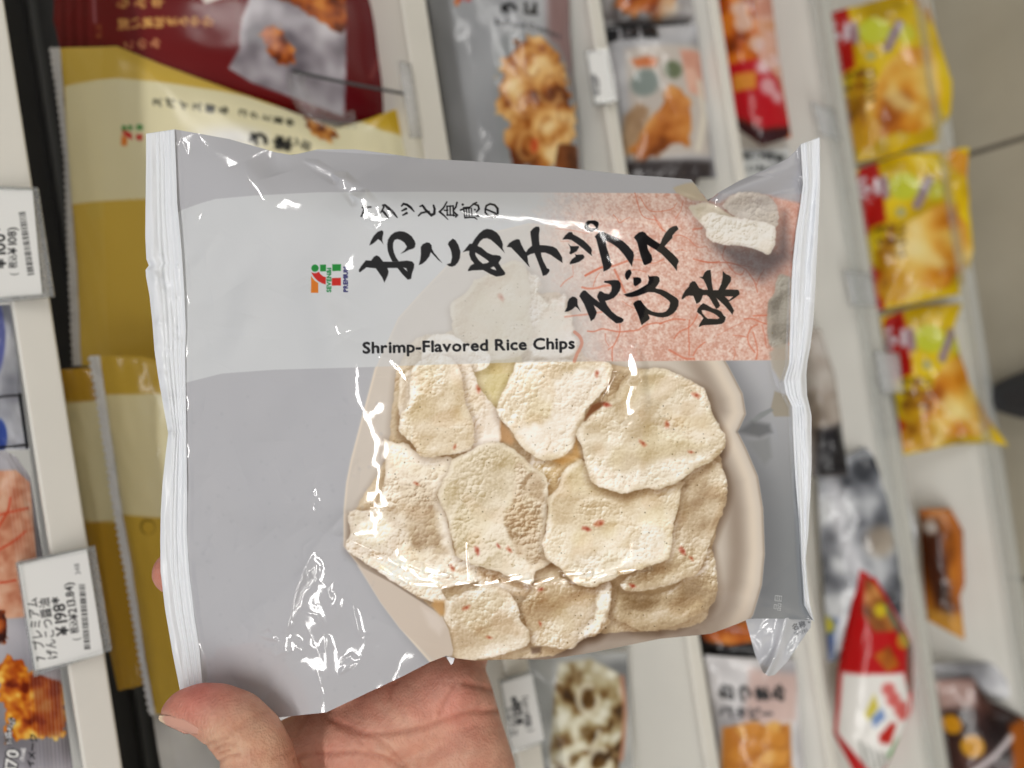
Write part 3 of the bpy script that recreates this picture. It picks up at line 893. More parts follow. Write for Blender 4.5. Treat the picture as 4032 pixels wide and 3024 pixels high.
bag('snack_pack', 'red and white snack pack with a red pointed end, low on the right', 'snack pack',
    ([(3380, 2228), (3430, 2236)], [(3430, 2236), (3600, 2540), (3590, 2800), (3450, 3110)], [(3400, 3110), (3450, 3110)], [(3380, 2228), (3300, 2640), (3282, 2890), (3400, 3110)]),
    lean(4, 44, 0.014), paint_redwhite, (206, 40, 40), 0.28, 110, 170, 0.016, 31, 0.0008)


# ---- lowest shelf: yellow chip packs
def paint_chip(x, y, seed):
    """x, y: shift from the middle pack"""
    def f(c):
        q = lambda P: [(a + x, b + y) for a, b in P]
        c.pile(q([(3330, 560), (3900, 540), (3900, 1260), (3380, 1280)]), [(176, 146, 4), (214, 182, 12), (230, 204, 40)], 60, seed, alpha=.9)
        c.poly(q([(3360, 640), (3450, 640), (3474, 880), (3420, 900), (3390, 1010), (3440, 1060), (3470, 1080), (3480, 1230), (3420, 1230)]), (176, 24, 20), 1, 8)
        c.text('ポテト', 3416 + x, 790 + y, 96, 90, (214, 206, 214), True, 98, 6)
        c.disc(3545 + x, 745 + y, 64, (196, 200, 62), 1, 14, ry=54); c.disc(3660 + x, 760 + y, 40, (200, 204, 84), .8, 14)
        c.stroke(q([(3470, 720), (3476, 780)]), 30, (150, 120, 140), .8, 8)
        c.stroke(q([(3590, 820), (3640, 720)]), 36, (150, 132, 156), .9, 8)
        c.disc(3530 + x, 846 + y, 20, (170, 170, 150), .8, 8)
        c.pile(q([(3500, 1000), (3560, 900), (3660, 810), (3760, 830), (3820, 960), (3800, 1080), (3720, 1130), (3560, 1150), (3490, 1100)]),
               [(164, 92, 20), (204, 136, 36), (216, 164, 70), (228, 194, 108), (236, 216, 156)], 58, seed + 3, 10, wob=12)
        c.poly(q([(3570, 1000), (3610, 950), (3660, 1000), (3720, 1040), (3690, 1070), (3620, 1050)]), (232, 218, 160), .7, 24)
        c.disc(3510 + x, 1130 + y, 66, (206, 160, 50), .95, 12)
        c.poly(q([(3400, 930), (3470, 920), (3500, 1000), (3430, 1040)]), (214, 192, 40), .9, 12)
        for k in range(3): c.text('うまい', 3475 + x, 930 + 46 * k + y, 40, 90, (96, 62, 20), True, 36, 3, .8)
        c.pile(q([(3500, 880), (3520, 1100), (3470, 1150), (3440, 1000)]), [(120, 70, 16), (176, 120, 24), (206, 160, 40)], 24, seed + 6, 12, .7)
        c.poly(q([(3690, 590), (3830, 580), (3820, 700), (3760, 690)]), (206, 140, 40), .8, 18)
    return f


G6 = 'yellow chip packs on the lowest shelf'
bag('chip_pack', 'yellow chip pack with lime green disc, topmost of the three on the lowest shelf', 'chip pack',
    ([(3246, 60), (3420, 10), (3560, -30), (3650, -10)], [(3650, -10), (3690, 130), (3750, 320), (3745, 440), (3690, 560)], [(3372, 640), (3480, 625), (3600, 580), (3690, 560)], [(3246, 60), (3310, 350), (3372, 640)]),
    lean(5, 40, 0.012), paint_chip(-120, -600, 140), (206, 176, 16), 0.25, 140, 150, 0.026, 32, 0.0022, G6)
bag('chip_pack', 'yellow chip pack with lime green disc, middle one with an upturned corner', 'chip pack',
    ([(3366, 670), (3560, 606), (3700, 598), (3816, 578)], [(3816, 578), (3806, 720), (3834, 980), (3796, 1155)], [(3440, 1226), (3600, 1195), (3796, 1155)], [(3366, 670), (3400, 920), (3440, 1226)]),
    lean(5, 38, 0.012), paint_chip(0, 0, 145), (206, 176, 16), 0.25, 140, 150, 0.022, 33, 0.0024, G6)
bag('chip_pack', 'yellow chip pack tapering to a tip over the shelf edge, lowest in the row', 'chip pack',
    ([(3466, 1250), (3620, 1206), (3790, 1196)], [(3790, 1196), (3755, 1290), (3810, 1500), (3890, 1640), (3972, 1758)], [(3560, 1792), (3760, 1750), (3900, 1742), (3972, 1758)], [(3466, 1250), (3510, 1500), (3560, 1792)]),
    lean(5, 36, 0.008), paint_chip(100, 590, 150), (206, 176, 16), 0.25, 140, 150, 0.024, 34, 0.0028, G6)


def paint_sausage(c):
    c.pile([(3590, 1980), (3830, 1980), (3830, 2560), (3590, 2560)], [(120, 66, 16), (166, 100, 30), (196, 130, 50)], 40, 160)
    c.poly([(3620, 2040), (3690, 2040), (3720, 2300), (3680, 2400), (3630, 2200)], (64, 26, 12), .85, 18)
    c.stroke([(3760, 2040), (3776, 2350)], 50, (190, 116, 40), .8, 16)
    c.disc(3656, 2070, 28, (206, 204, 200), .8, 12)
    c.stroke([(3700, 2300), (3720, 2420)], 40, (50, 30, 20), .7, 16)
    c.poly([(3640, 2380), (3800, 2420), (3800, 2530), (3650, 2470)], (206, 158, 70), .8, 18)


bag('snack_pack', 'brown and amber sausage shaped snack pack lying on the white lowest shelf', 'snack pack',
    ([(3618, 2004), (3742, 2002)], [(3742, 2002), (3794, 2090), (3800, 2300), (3782, 2350), (3800, 2522)], [(3648, 2440), (3800, 2522)], [(3618, 2004), (3632, 2240), (3648, 2440)]),
    lean(5, 34, 0.03), paint_sausage, (160, 96, 34), 0.25, 80, 120, 0.018, 35, 0.001)


def paint_choc(c):
    c.pile([(3640, 2640), (4120, 2640), (4120, 3150), (3640, 3150)], [(40, 24, 22), (66, 42, 38), (96, 64, 56)], 30, 165)
    c.poly([(3660, 2660), (3840, 2670), (3830, 2760), (3690, 2790)], (196, 168, 160), .85, 24)
    c.disc(3738, 2838, 36, (206, 150, 30), 1, 8); c.disc(3812, 2914, 44, (210, 158, 36), 1, 8); c.disc(3760, 3060, 30, (206, 150, 30), 1, 8)
    c.poly([(3960, 2840), (4120, 2800), (4120, 3150), (3970, 3150)], (170, 98, 30), 1, 14)
    c.stroke([(3800, 3030), (3900, 2940), (3960, 2880)], 24, (226, 220, 222), .9, 10)


bag('snack_pack', 'dark chocolate snack pack with yellow round pieces, lower right corner', 'snack pack',
    ([(3668, 2680), (3830, 2664), (3900, 2760), (4100, 2860)], [(4100, 2860), (4110, 3150)], [(3720, 3150), (4110, 3150)], [(3668, 2680), (3690, 2900), (3720, 3150)]),
    lean(5, 36, 0.012), paint_choc, (70, 44, 38), 0.25, 110, 110, 0.02, 36, 0.001)


def paint_film(c):
    c.pile([(3600, 2560), (4200, 2560), (4200, 2900), (3600, 2900)], [(150, 150, 154), (190, 190, 194), (226, 226, 228)], 50, 170)


bag('snack_pack', 'silver white pack lying behind the dark chocolate pack', 'snack pack',
    ([(3668, 2616), (3900, 2606), (4150, 2640)], [(4150, 2640), (4160, 2860)], [(3676, 2700), (3850, 2720), (4160, 2860)], [(3668, 2616), (3676, 2700)]),
    lean(5, 34, 0.05), paint_film, (196, 196, 200), 0.2, 80, 50, 0.012, 37, 0.001)

# ---- clear dividers, price tags
def clear_arc(label, P, plane, w, th=0.0012, name='shelf_divider', mat=None):
    P = bez(P, 8); n = len(P)
    A = plane.hit(P[:, 0], P[:, 1])
    T = np.gradient(A, axis=0); T /= np.linalg.norm(T, axis=1)[:, None]
    S = np.cross(T, plane.n)
    G = np.stack([A - S * w / 2, A + S * w / 2], 1)
    o = slab(name, G, plane.n, th, mat or M_CLEAR)
    return tag(o, label, 'shelf divider')


PD = lean(1, 72, 0.012)
clear_arc('clear plastic divider with a dark edge crossing the dark red bag', [(1150, 275), (1250, 300), (1420, 335), (1620, 372)], PD, 0.0016, mat=M_WIRE)
clear_arc('curved clear plastic lip under the dark red bag, right part', [(1165, 290), (1175, 360), (1220, 430), (1300, 470), (1400, 470)], lean(1, 72, 0.010), 0.010)


def price_tag(label, quadp, card, paint, plane, base=(228, 228, 226), scale=0.7, th=0.0016, nu=110, nv=170, pad=None):
    """a printed card in a clear clip-on holder; quadp = holder corners tl,tr,br,bl ; card = card corners"""
    h = [np.array(p, float) for p in quadp]
    ctr = plane.hit(*np.mean(h, 0))
    t = empty('price_tag', ctr, label, 'price tag', 'shelf price tags')
    X, Y = coons(*quad(*card), nu, nv)
    P = plane.hit(X, Y)
    cv = Canvas(X.min() - 3, Y.min() - 3, X.max() + 3, Y.max() + 3, scale, base); paint(cv)
    slab('card', P, plane.n, 0.0006, M_CARD, t, cv.sample(X, Y))
    X, Y = coons(*quad(*quadp), 3, 3)
    hp = plane.hit(X, Y)
    slab('holder_back', hp - plane.n * 0.0009, plane.n, 0.0022, M_HAZY, t)
    # rim of the holder: four bars
    c4 = [plane.hit(*p) for p in h]
    V, F = [], []
    for k in range(4):
        a, b = c4[k], c4[(k + 1) % 4]; inn = np.cross(plane.n, b - a); inn /= np.linalg.norm(inn)
        if inn @ (ctr - a) < 0: inn = -inn
        w = 0.0016; base_i = len(V)
        for p in (a, b):
            for q, hh in ((0, -.001), (w, -.001), (w, .0013), (0, .0013)): V.append(p + inn * q + plane.n * hh)
        i = base_i
        F += [[i, i + 1, i + 5, i + 4], [i + 1, i + 2, i + 6, i + 5], [i + 2, i + 3, i + 7, i + 6], [i + 3, i, i + 4, i + 7], [i, i + 3, i + 2, i + 1], [i + 4, i + 5, i + 6, i + 7]]
    mesh_obj('holder_rim', V, F, M_CLEAR, t, smooth_=False)
    return t


PT = Plane((XF - 0.004, 0, HZ[0]), (-0.97, 0, 0.24))
K = (26, 26, 28)


def barcode(c, p0, p1, w, seed):
    r = np.random.default_rng(seed); p0, p1 = np.array(p0, float), np.array(p1, float)
    L_ = np.linalg.norm(p1 - p0); d = (p1 - p0) / L_; nrm = np.array([-d[1], d[0]]); t = 0
    while t < L_:
        b_ = r.choice([3, 4, 6, 8]); a = p0 + d * t; e = p0 + d * min(L_, t + b_)
        c.poly([a - nrm * w / 2, e - nrm * w / 2, e + nrm * w / 2, a + nrm * w / 2], K, .92, .8)
        t += b_ + r.choice([3, 4, 6])


def paint_tagB(c):
    c.text('7プレミアム', 180, 2600, 50, 98.5, K, step=42, sx=.84, bold=.5)
    c.text('げんこつ醤油', 226, 2594, 48, 98.5, K, step=41, sx=.84, bold=.5)
    c.text('¥198*', 272, 2498, 68, 98.5, K, bold=1.3, sx=.92)
    c.text('(税込', 313, 2520, 38, 98.5, K, step=28, sx=.7, bold=.4); c.text('¥213.84)', 306, 2438, 47, 98.5, K, bold=.8, sx=.88)
    barcode(c, (344, 2556), (322, 2296), 24, 3)
    c.text('348', 318, 2262, 30, 98.5, (90, 90, 92))


price_tag('clear price tag reading 198 yen, clipped to the shelf edge', [(62, 2214), (372, 2150), (440, 2560), (134, 2664)], [(72, 2224), (342, 2162), (408, 2574), (140, 2640)], paint_tagB, PT)


def paint_tagA(c):
    c.text('¥100*', 24, 1056, 72, 92, K, bold=1.5, sx=.95)
    c.text('(税込', 66, 1084, 38, 92, K, step=28, sx=.7, bold=.4); c.text('¥108)', 66, 1000, 48, 92, K, bold=1.0, sx=.95)
    barcode(c, (122, 1082), (86, 832), 26, 4)


price_tag('clear price tag reading 100 yen, clipped to the shelf edge', [(-90, 730), (128, 732), (178, 780), (196, 1178)][:1] + [(150, 740), (214, 1166), (-60, 1192)], [(-84, 742), (128, 748), (166, 1158), (-56, 1176)], paint_tagA, PT)


def paint_tagC(c):
    c.text('¥138*', 2062, 2850, 46, 99, (60, 60, 62), bold=3); c.text('ミックス', 2040, 2900, 36, 99, (110, 110, 112), step=30, bold=1.5)
    c.text('(税込¥149)', 2096, 2880, 30, 99, (110, 110, 112), step=19, bold=1.2)


price_tag('blurred price tag just right of the palm, on the second shelf edge', [(1966, 2682), (2100, 2640), (2152, 2920), (2016, 2966)], [(1974, 2690), (2094, 2652), (2144, 2914), (2022, 2956)], paint_tagC, Plane((XF - .004, 0, HZ[1]), (-.9, 0, .43)))


def paint_tagD(c):
    c.text('¥128*', 2364, 372, 34, 98, (96, 96, 98), bold=2); c.text('海鮮', 2345, 380, 26, 98, (130, 130, 132), bold=1)


price_tag('blurred white price tag on the shelf edge beside the golden fried seafood bag', [(2306, 200), (2398, 196), (2434, 398), (2340, 414)], [(2312, 208), (2390, 204), (2424, 394), (2346, 406)], paint_tagD, Plane((XF - .004, 0, HZ[2]), (-.85, 0, .53)))


def holder(label, q, i, tilt=0.6):
    pl = Plane((XF - .005, 0, HZ[i]), (-1, 0, tilt)); X, Y = coons(*quad(*q), 4, 4)
    o = slab('tag_holder', pl.hit(X, Y), pl.n, 0.002, M_HAZY)
    return tag(o, label, 'tag holder', 'empty clear tag holders')


holder('empty clear tag holder on the shelf edge right of the orange and red bag', [(3196, 400), (3290, 430), (3316, 556), (3232, 530)], 4)
holder('empty clear tag holder on the rail level with the middle of the pack held up', [(3322, 1062), (3430, 1075), (3452, 1204), (3352, 1206)], 4)
holder('empty clear tag holder below the lowest yellow chip pack', [(3440, 1380), (3540, 1390), (3560, 1545), (3470, 1550)], 4)
holder('empty clear tag holder on the second shelf edge right of the dark red bag', [(1570, 240), (1618, 250), (1660, 540), (1616, 540)], 1, 0.3)

# ---- dark rounded shoe tip on the floor
PS = Plane((0, 0, FZ + 0.03), (0, 0, 1)).hit(np.array(4075.0), np.array(1560.0))
bm_V, bm_F = [], []
nu_, nv_ = 36, 14
for j in range(nv_):
    f = j / (nv_ - 1)
    zz = FZ + 0.004 + 0.066 * f; sc_ = math.sqrt(max(0.0, 1 - (f ** 2.6) * 0.96))
    for i in range(nu_):
        a = 2 * math.pi * i / nu_
        x_ = math.cos(a); y_ = math.sin(a)
        bm_V.append((PS[0] - 0.10 + (0.165 if x_ > 0 else 0.15) * x_ * sc_, PS[1] + 0.05 * y_ * sc_ * (1 - .12 * x_), zz))
for j in range(nv_ - 1):
    for i in range(nu_):
        bm_F.append([j * nu_ + i, j * nu_ + (i + 1) % nu_, (j + 1) * nu_ + (i + 1) % nu_, (j + 1) * nu_ + i])
bm_F.append([(nv_ - 1) * nu_ + i for i in range(nu_)]); bm_F.append([i for i in range(nu_)][::-1])
tag(mesh_obj('shoe', bm_V, bm_F, M_SHOE), 'dark rounded shoe toe on the beige floor at the right edge', 'shoe')
# ------------------------------------------------------------------ the hand
def dplane(X, Y):
    return 0.214 + (np.asarray(X, float) - 700) / 2450 * 0.022


def w3(x, y, d): return at_depth(np.array(float(x)), np.array(float(y)), np.array(float(d)))


def capsule_chain(pts):
    """pts: (px, py, r_px, depth); returns list of (centre, radius)"""
    out = []
    for (x0, y0, a, d0), (x1, y1, b_, d1) in zip(pts[:-1], pts[1:]):
        L_ = math.hypot(x1 - x0, y1 - y0); n = max(2, int(L_ / (0.22 * min(a, b_))) + 1)
        for k in range(n + 1):
            t = k / n; d = d0 + (d1 - d0) * t
            out.append((w3(x0 + (x1 - x0) * t, y0 + (y1 - y0) * t, d), (a + (b_ - a) * t) * d / FPX))
    return out


chains = [
    # thumb over the front of the pack
    [(692, 2802, 58, .2065), (730, 2790, 78, .2065), (790, 2787, 95, .207), (855, 2806, 110, .2075), (925, 2848, 124, .208), (985, 2915, 131, .209), (1018, 2995, 139, .211), (1030, 3090, 150, .216), (1090, 3240, 190, .226)],
    # thumb ball and web
    [(1090, 3240, 200, .228), (1250, 3330, 250, .240), (1500, 3420, 260, .250)],
    [(1200, 3170, 150, .232), (1330, 3110, 140, .243)],
    [(1150, 2985, 150, .239), (1200, 2930, 120, .241), (1300, 2890, 130, .244)],
    # palm
    [(1290, 2930, 150, .244), (1450, 2880, 175, .247), (1640, 2790, 185, .250), (1740, 2730, 172, .252)],
    [(1380, 3110, 200, .249), (1650, 3020, 215, .252), (1780, 2930, 205, .254)],
    [(1400, 3300, 240, .252), (1700, 3230, 260, .254), (1790, 3120, 255, .255)],
    [(1772, 2640, 128, .258), (1790, 2740, 152, .256), (1800, 2900, 186, .256), (1800, 3060, 235, .256)],
    [(1600, 3400, 300, .256), (1620, 3600, 280, .262), (1600, 3900, 260, .275), (1560, 4300, 270, .29)],
    # index finger behind the pack, its tip past the seal
    [(1420, 2780, 140, .252), (1190, 2560, 118, .250), (960, 2390, 106, .241), (800, 2290, 100, .2345), (692, 2252, 88, .2315)],
    [(1560, 2700, 140, .256), (1440, 2420, 118, .259), (1260, 2200, 108, .253), (1120, 2080, 98, .247), (1030, 2010, 84, .243)],
    [(1680, 2650, 132, .260), (1660, 2380, 114, .264), (1540, 2160, 104, .260), (1430, 2030, 96, .255), (1350, 1960, 82, .252)],
    [(1790, 2620, 118, .262), (1880, 2420, 98, .267), (1820, 2260, 90, .265), (1740, 2150, 82, .262), (1680, 2090, 72, .260)],
]
sv, sf = [], []
ico = bpy.data.meshes.new('ico')
import bmesh
bm = bmesh.new(); bmesh.ops.create_icosphere(bm, subdivisions=3, radius=1.0); bm.to_mesh(ico); bm.free()
iv = np.array([v.co[:] for v in ico.vertices]); ifc = np.array([p.vertices[:] for p in ico.polygons])
n0 = 0
for ch in chains:
    for c_, r_ in capsule_chain(ch):
        sv.append(c_ + iv * r_); sf.append(ifc + n0); n0 += len(iv)
tmp = mesh_obj('hand_tmp', np.concatenate(sv), np.concatenate(sf), M_SHOE)
rm = tmp.modifiers.new('r', 'REMESH'); rm.mode = 'VOXEL'; rm.voxel_size = 0.00075; rm.use_smooth_shade = True
sm = tmp.modifiers.new('s', 'SMOOTH'); sm.factor = 0.5; sm.iterations = 22
ev = tmp.evaluated_get(bpy.context.evaluated_depsgraph_get()).to_mesh()
HV = np.array([v.co[:] for v in ev.vertices]) + np.array(tmp.location)
HF = [tuple(p.vertices) for p in ev.polygons]
NV = np.array([v.normal[:] for v in ev.vertices])
bpy.data.objects.remove(tmp); bpy.data.meshes.remove(ico)


def project(P):
    q = P - CAM; z = q @ CD
    return PW / 2 + FPX * (q @ CR) / z, PH / 2 - FPX * (q @ CU) / z, z


bvh = BVHTree.FromPolygons([tuple(v) for v in HV], HF)


def on_hand(x, y):
    hit = bvh.ray_cast(Vector(CAM), Vector(ray(np.array(float(x)), np.array(float(y)))).normalized())
    return None if hit[0] is None else (np.array(hit[0]), np.array(hit[1]))


# skin creases: lines traced over the skin, found on the surface, then pressed in
CREASE = [
    ([(1165, 2992), (1210, 2976), (1300, 2968), (1402, 2966), (1484, 2980), (1566, 3012), (1640, 3050)], 9, 0.000605),
    ([(1300, 2832), (1382, 2866), (1440, 2890), (1560, 2885), (1669, 2866), (1812, 2820), (1880, 2804), (1975, 2800)], 11, 0.000715),
    ([(1325, 2855), (1400, 2888), (1476, 2905), (1540, 2960), (1600, 3020)], 9, 0.000440),
    ([(1480, 2980), (1430, 2930), (1390, 2880)], 8, 0.000275),
    ([(1535, 2748), (1545, 2700), (1570, 2680)], 8, 0.000330),
    ([(1720, 2850), (1750, 2770), (1790, 2690)], 9, 0.000330),
    ([(1830, 2690), (1890, 2704), (1950, 2720)], 10, 0.000550),
    ([(1165, 2895), (1195, 2850), (1225, 2800)], 8, 0.000220),
    ([(905, 2890), (960, 2845), (1030, 2808), (1075, 2800)], 7, 0.000275),
    ([(925, 2880), (985, 2842), (1050, 2822)], 6, 0.000193),
    ([(880, 2905), (930, 2868), (960, 2862)], 6, 0.000165),
    ([(845, 2955), (880, 2938), (925, 2930)], 6, 0.00055), ([(856, 2972), (900, 2960)], 6, 0.0007), ([(860, 3002), (895, 2982), (940, 2974)], 7, 0.0005),
    ([(812, 2936), (850, 2918), (895, 2908)], 6, 0.0004),
    ([(1070, 2998), (1110, 2970), (1150, 2960)], 7, 0.000220),
]
hx, hy, hz = project(HV)
facing = ((NV @ -CD) > -0.2) & (hz < 0.30)
disp = np.zeros(len(HV)); dark = np.zeros(len(HV))
for P, w, dep in CREASE:
    P = bez(P, 5)
    e, d = line_d(P, hx, hy)
    front_ = facing.copy()
    zc = [on_hand(x, y) for x, y in P]; zc = [project(h[0])[2] for h in zc if h is not None]
    if not zc: continue
    front_ &= (hz < max(zc) + 0.006) & (hz > min(zc) - 0.006)
    g = np.exp(-(d / w) ** 2) * front_
    wide = np.exp(-(d / (w * 3.2)) ** 2) * front_
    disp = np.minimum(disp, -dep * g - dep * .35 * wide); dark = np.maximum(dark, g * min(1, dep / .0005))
r3 = np.random.default_rng(3)
HV2 = HV + NV * disp[:, None]
# colour of skin: redder at the thumb tip and palm, yellower at joints; creases toned darker
skin = np.tile(c3((208, 154, 132)), (len(HV), 1))
def blob(x, y, r, col_, a, dmax=1.0):
    m = np.exp(-(((hx - x) ** 2 + (hy - y) ** 2) / r ** 2)) * a * (hz < dmax)
    skin[:] = skin + (c3(col_) - skin) * m[:, None]
blob(780, 2720, 130, (200, 114, 102), .85, .235)
blob(1000, 3000, 170, (206, 158, 130), .8, .235)
blob(880, 2900, 90, (204, 160, 130), .7, .235)
blob(1760, 2760, 170, (220, 146, 130), .8)
blob(1450, 2760, 150, (214, 146, 128), .7)
blob(1600, 2980, 180, (206, 152, 126), .7)
blob(1300, 3000, 160, (198, 132, 112), .7)
blob(690, 2250, 130, (206, 130, 114), .8)
mot = np.sin(hx / 37 + 2 * np.sin(hy / 53)) * np.sin(hy / 41 + 1.5 * np.sin(hx / 67)); mot2 = np.sin(hx / 13 + 3 * np.sin(hy / 19)) * np.sin(hy / 15 + 2 * np.sin(hx / 23))
skin = skin * (1 + (.045 * mot + .03 * mot2)[:, None] * np.array([.5, 1.2, 1.3]))
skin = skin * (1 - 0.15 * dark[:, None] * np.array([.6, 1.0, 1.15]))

sm_, N, L, b = new_mat('skin')
a = N.new('ShaderNodeVertexColor'); a.layer_name = 'Col'
tc = N.new('ShaderNodeTexCoord')
n1 = N.new('ShaderNodeTexNoise'); n1.inputs['Scale'].default_value = 160; n1.inputs['Detail'].default_value = 6; L.new(tc.outputs['Object'], n1.inputs['Vector'])
mr = N.new('ShaderNodeMapRange'); mr.inputs['To Min'].default_value = 0.74; mr.inputs['To Max'].default_value = 1.16; L.new(n1.outputs['Fac'], mr.inputs['Value'])
mul = N.new('ShaderNodeMixRGB'); mul.blend_type = 'MULTIPLY'; mul.inputs['Fac'].default_value = 1; L.new(a.outputs['Color'], mul.inputs[1]); L.new(mr.outputs['Result'], mul.inputs[2])
L.new(mul.outputs['Color'], b.inputs['Base Color'])
vo = N.new('ShaderNodeTexVoronoi'); vo.inputs['Scale'].default_value = 1500; L.new(tc.outputs['Object'], vo.inputs['Vector'])
wv = N.new('ShaderNodeTexWave'); wv.inputs['Scale'].default_value = 420; wv.inputs['Distortion'].default_value = 14; wv.inputs['Detail'].default_value = 2; wv.inputs['Detail Scale'].default_value = 0.4; L.new(tc.outputs['Object'], wv.inputs['Vector'])
n5 = N.new('ShaderNodeTexNoise'); n5.inputs['Scale'].default_value = 420; n5.inputs['Detail'].default_value = 4; L.new(tc.outputs['Object'], n5.inputs['Vector'])
m5 = N.new('ShaderNodeMath'); m5.operation = 'MULTIPLY_ADD'; m5.inputs[1].default_value = 2.6; L.new(n5.outputs['Fac'], m5.inputs[0]); L.new(vo.outputs['Distance'], m5.inputs[2])
w5 = N.new('ShaderNodeMath'); w5.operation = 'MULTIPLY'; w5.inputs[1].default_value = .45; L.new(wv.outputs['Fac'], w5.inputs[0])
ad = N.new('ShaderNodeMath'); ad.operation = 'ADD'; L.new(m5.outputs[0], ad.inputs[0]); L.new(w5.outputs[0], ad.inputs[1])
bp = N.new('ShaderNodeBump'); bp.inputs['Strength'].default_value = 0.5; bp.inputs['Distance'].default_value = 0.00026; L.new(ad.outputs[0], bp.inputs['Height']); L.new(bp.outputs['Normal'], b.inputs['Normal'])
b.inputs['Roughness'].default_value = 0.48; b.inputs['Specular IOR Level'].default_value = 0.4
b.inputs['Subsurface Weight'].default_value = 0.14; b.inputs['Subsurface Radius'].default_value = (0.0022, 0.0009, 0.0005); b.inputs['Subsurface Scale'].default_value = 1.0
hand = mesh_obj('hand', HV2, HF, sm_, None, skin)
tag(hand, 'left hand reaching in from below, thumb pinching the grey rice chip pack', 'hand')

# thumbnail: a thin curved plate set on the lower side of the thumb tip
bvh2 = BVHTree.FromPolygons([tuple(v) for v in HV2], HF)
TX, TY = coons([(632, 2818), (672, 2817), (722, 2832), (768, 2860)], [(768, 2860), (780, 2872), (780, 2890)], [(634, 2834), (672, 2858), (728, 2886), (780, 2890)], [(632, 2818), (630, 2826), (634, 2834)], 26, 12)
DN = np.full(TX.shape, np.nan); nn = np.zeros(TX.shape + (3,))
for j in range(TX.shape[0]):
    for i in range(TX.shape[1]):
        d = Vector(ray(np.array(TX[j, i]), np.array(TY[j, i]))).normalized()
        h = bvh2.ray_cast(Vector(CAM), d)
        if h[0] is not None and (h[0] - Vector(CAM)).length < .245:
            DN[j, i] = project(np.array(h[0])[None])[2][0]
        q = bvh2.find_nearest(Vector(w3(TX[j, i], TY[j, i], .2065))); nn[j, i] = q[1]
okm = np.isfinite(DN); pj, pi = np.nonzero(okm)
for j, i in zip(*np.nonzero(~okm)):
    k = np.argmin((pj - j) ** 2 + (pi - i) ** 2); DN[j, i] = DN[pj[k], pi[k]] + .00004 * math.hypot(pj[k] - j, pi[k] - i)
DN = np.minimum(DN, .2085)
NP = at_depth(TX, TY, DN)
uu = np.linspace(0, 1, 26)[None]; vv = np.linspace(0, 1, 12)[:, None]
lift = 0.00012 + 0.00045 * (1 - uu) * np.ones_like(vv)
NP = NP + nn * lift[..., None]
tw = smooth(.16, .10, uu + .02 * np.sin(vv * 5)) * np.ones_like(vv)
NC = c3((204, 154, 136)) + (c3((222, 196, 166)) - c3((204, 154, 136))) * tw[..., None]
M_NAIL = printed('nail', 0.26, 0.5, 0.04, 300)
slab('thumbnail', NP, nn.mean((0, 1)) / np.linalg.norm(nn.mean((0, 1))), 0.0004, M_NAIL, hand, NC)
# ------------------------------------------------------------------ the held pack
# outline traced on its front, kept in the photograph's pixel grid; every point gets its own distance
TOP = [(687, 509), (900, 547), (1040, 586), (1075, 598), (1150, 611), (1200, 600), (1250, 588), (1400, 588), (1550, 608), (1655, 624), (1850, 634), (2186, 656), (2464, 687), (2620, 698),
       (2721, 706), (2758, 752), (2788, 792), (2826, 760), (2912, 711), (3025, 662), (3100, 625), (3137, 590), (3152, 568)]
RIGHT = [(3152, 568), (3157, 650), (3161, 725), (3152, 800), (3134, 912), (3122, 1025), (3117, 1100), (3113, 1225), (3109, 1350), (3107, 1430), (3086, 1500), (3094, 1550), (3119, 1601), (3122, 1696), (3132, 1886), (3144, 2044), (3155, 2230), (3165, 2380), (3200, 2442)]
BOTTOM = [(800, 2770), (960, 2815), (1080, 2827), (1285, 2805), (1464, 2720), (1587, 2662), (1693, 2607), (1757, 2582), (1779, 2590), (1873, 2601), (1996, 2597), (2150, 2597), (2300, 2575), (2450, 2545), (2600, 2515), (2725, 2503), (2800, 2495), (2900, 2458), (2950, 2436), (3080, 2436), (3200, 2442)]
LEFT = [(687, 509), (693, 650), (698, 800), (715, 980), (725, 1130), (732, 1300), (729, 1400), (732, 1600), (735, 1800), (737, 1950), (735, 2100), (745, 2250), (765, 2425), (785, 2550), (797, 2690), (800, 2770)]
OUTL = [(575, 526), (575, 640), (573, 800), (572, 930), (576, 1020), (586, 1045), (573, 1062), (575, 1090), (588, 1160), (600, 1270), (608, 1380), (622, 1480), (638, 1570), (662, 1705), (652, 1790), (640, 1900), (633, 2013), (631, 2130), (632, 2250), (650, 2400), (680, 2575), (707, 2710), (722, 2780)]
OUTR = [(3227, 540), (3229, 725), (3225, 837), (3214, 1062), (3211, 1130), (3202, 1275), (3190, 1370), (3181, 1415), (3175, 1475), (3178, 1557), (3195, 1633), (3196, 1823), (3190, 1960), (3182, 2105), (3172, 2200), (3178, 2290), (3188, 2380), (3206, 2448)]

BUL = 0.015


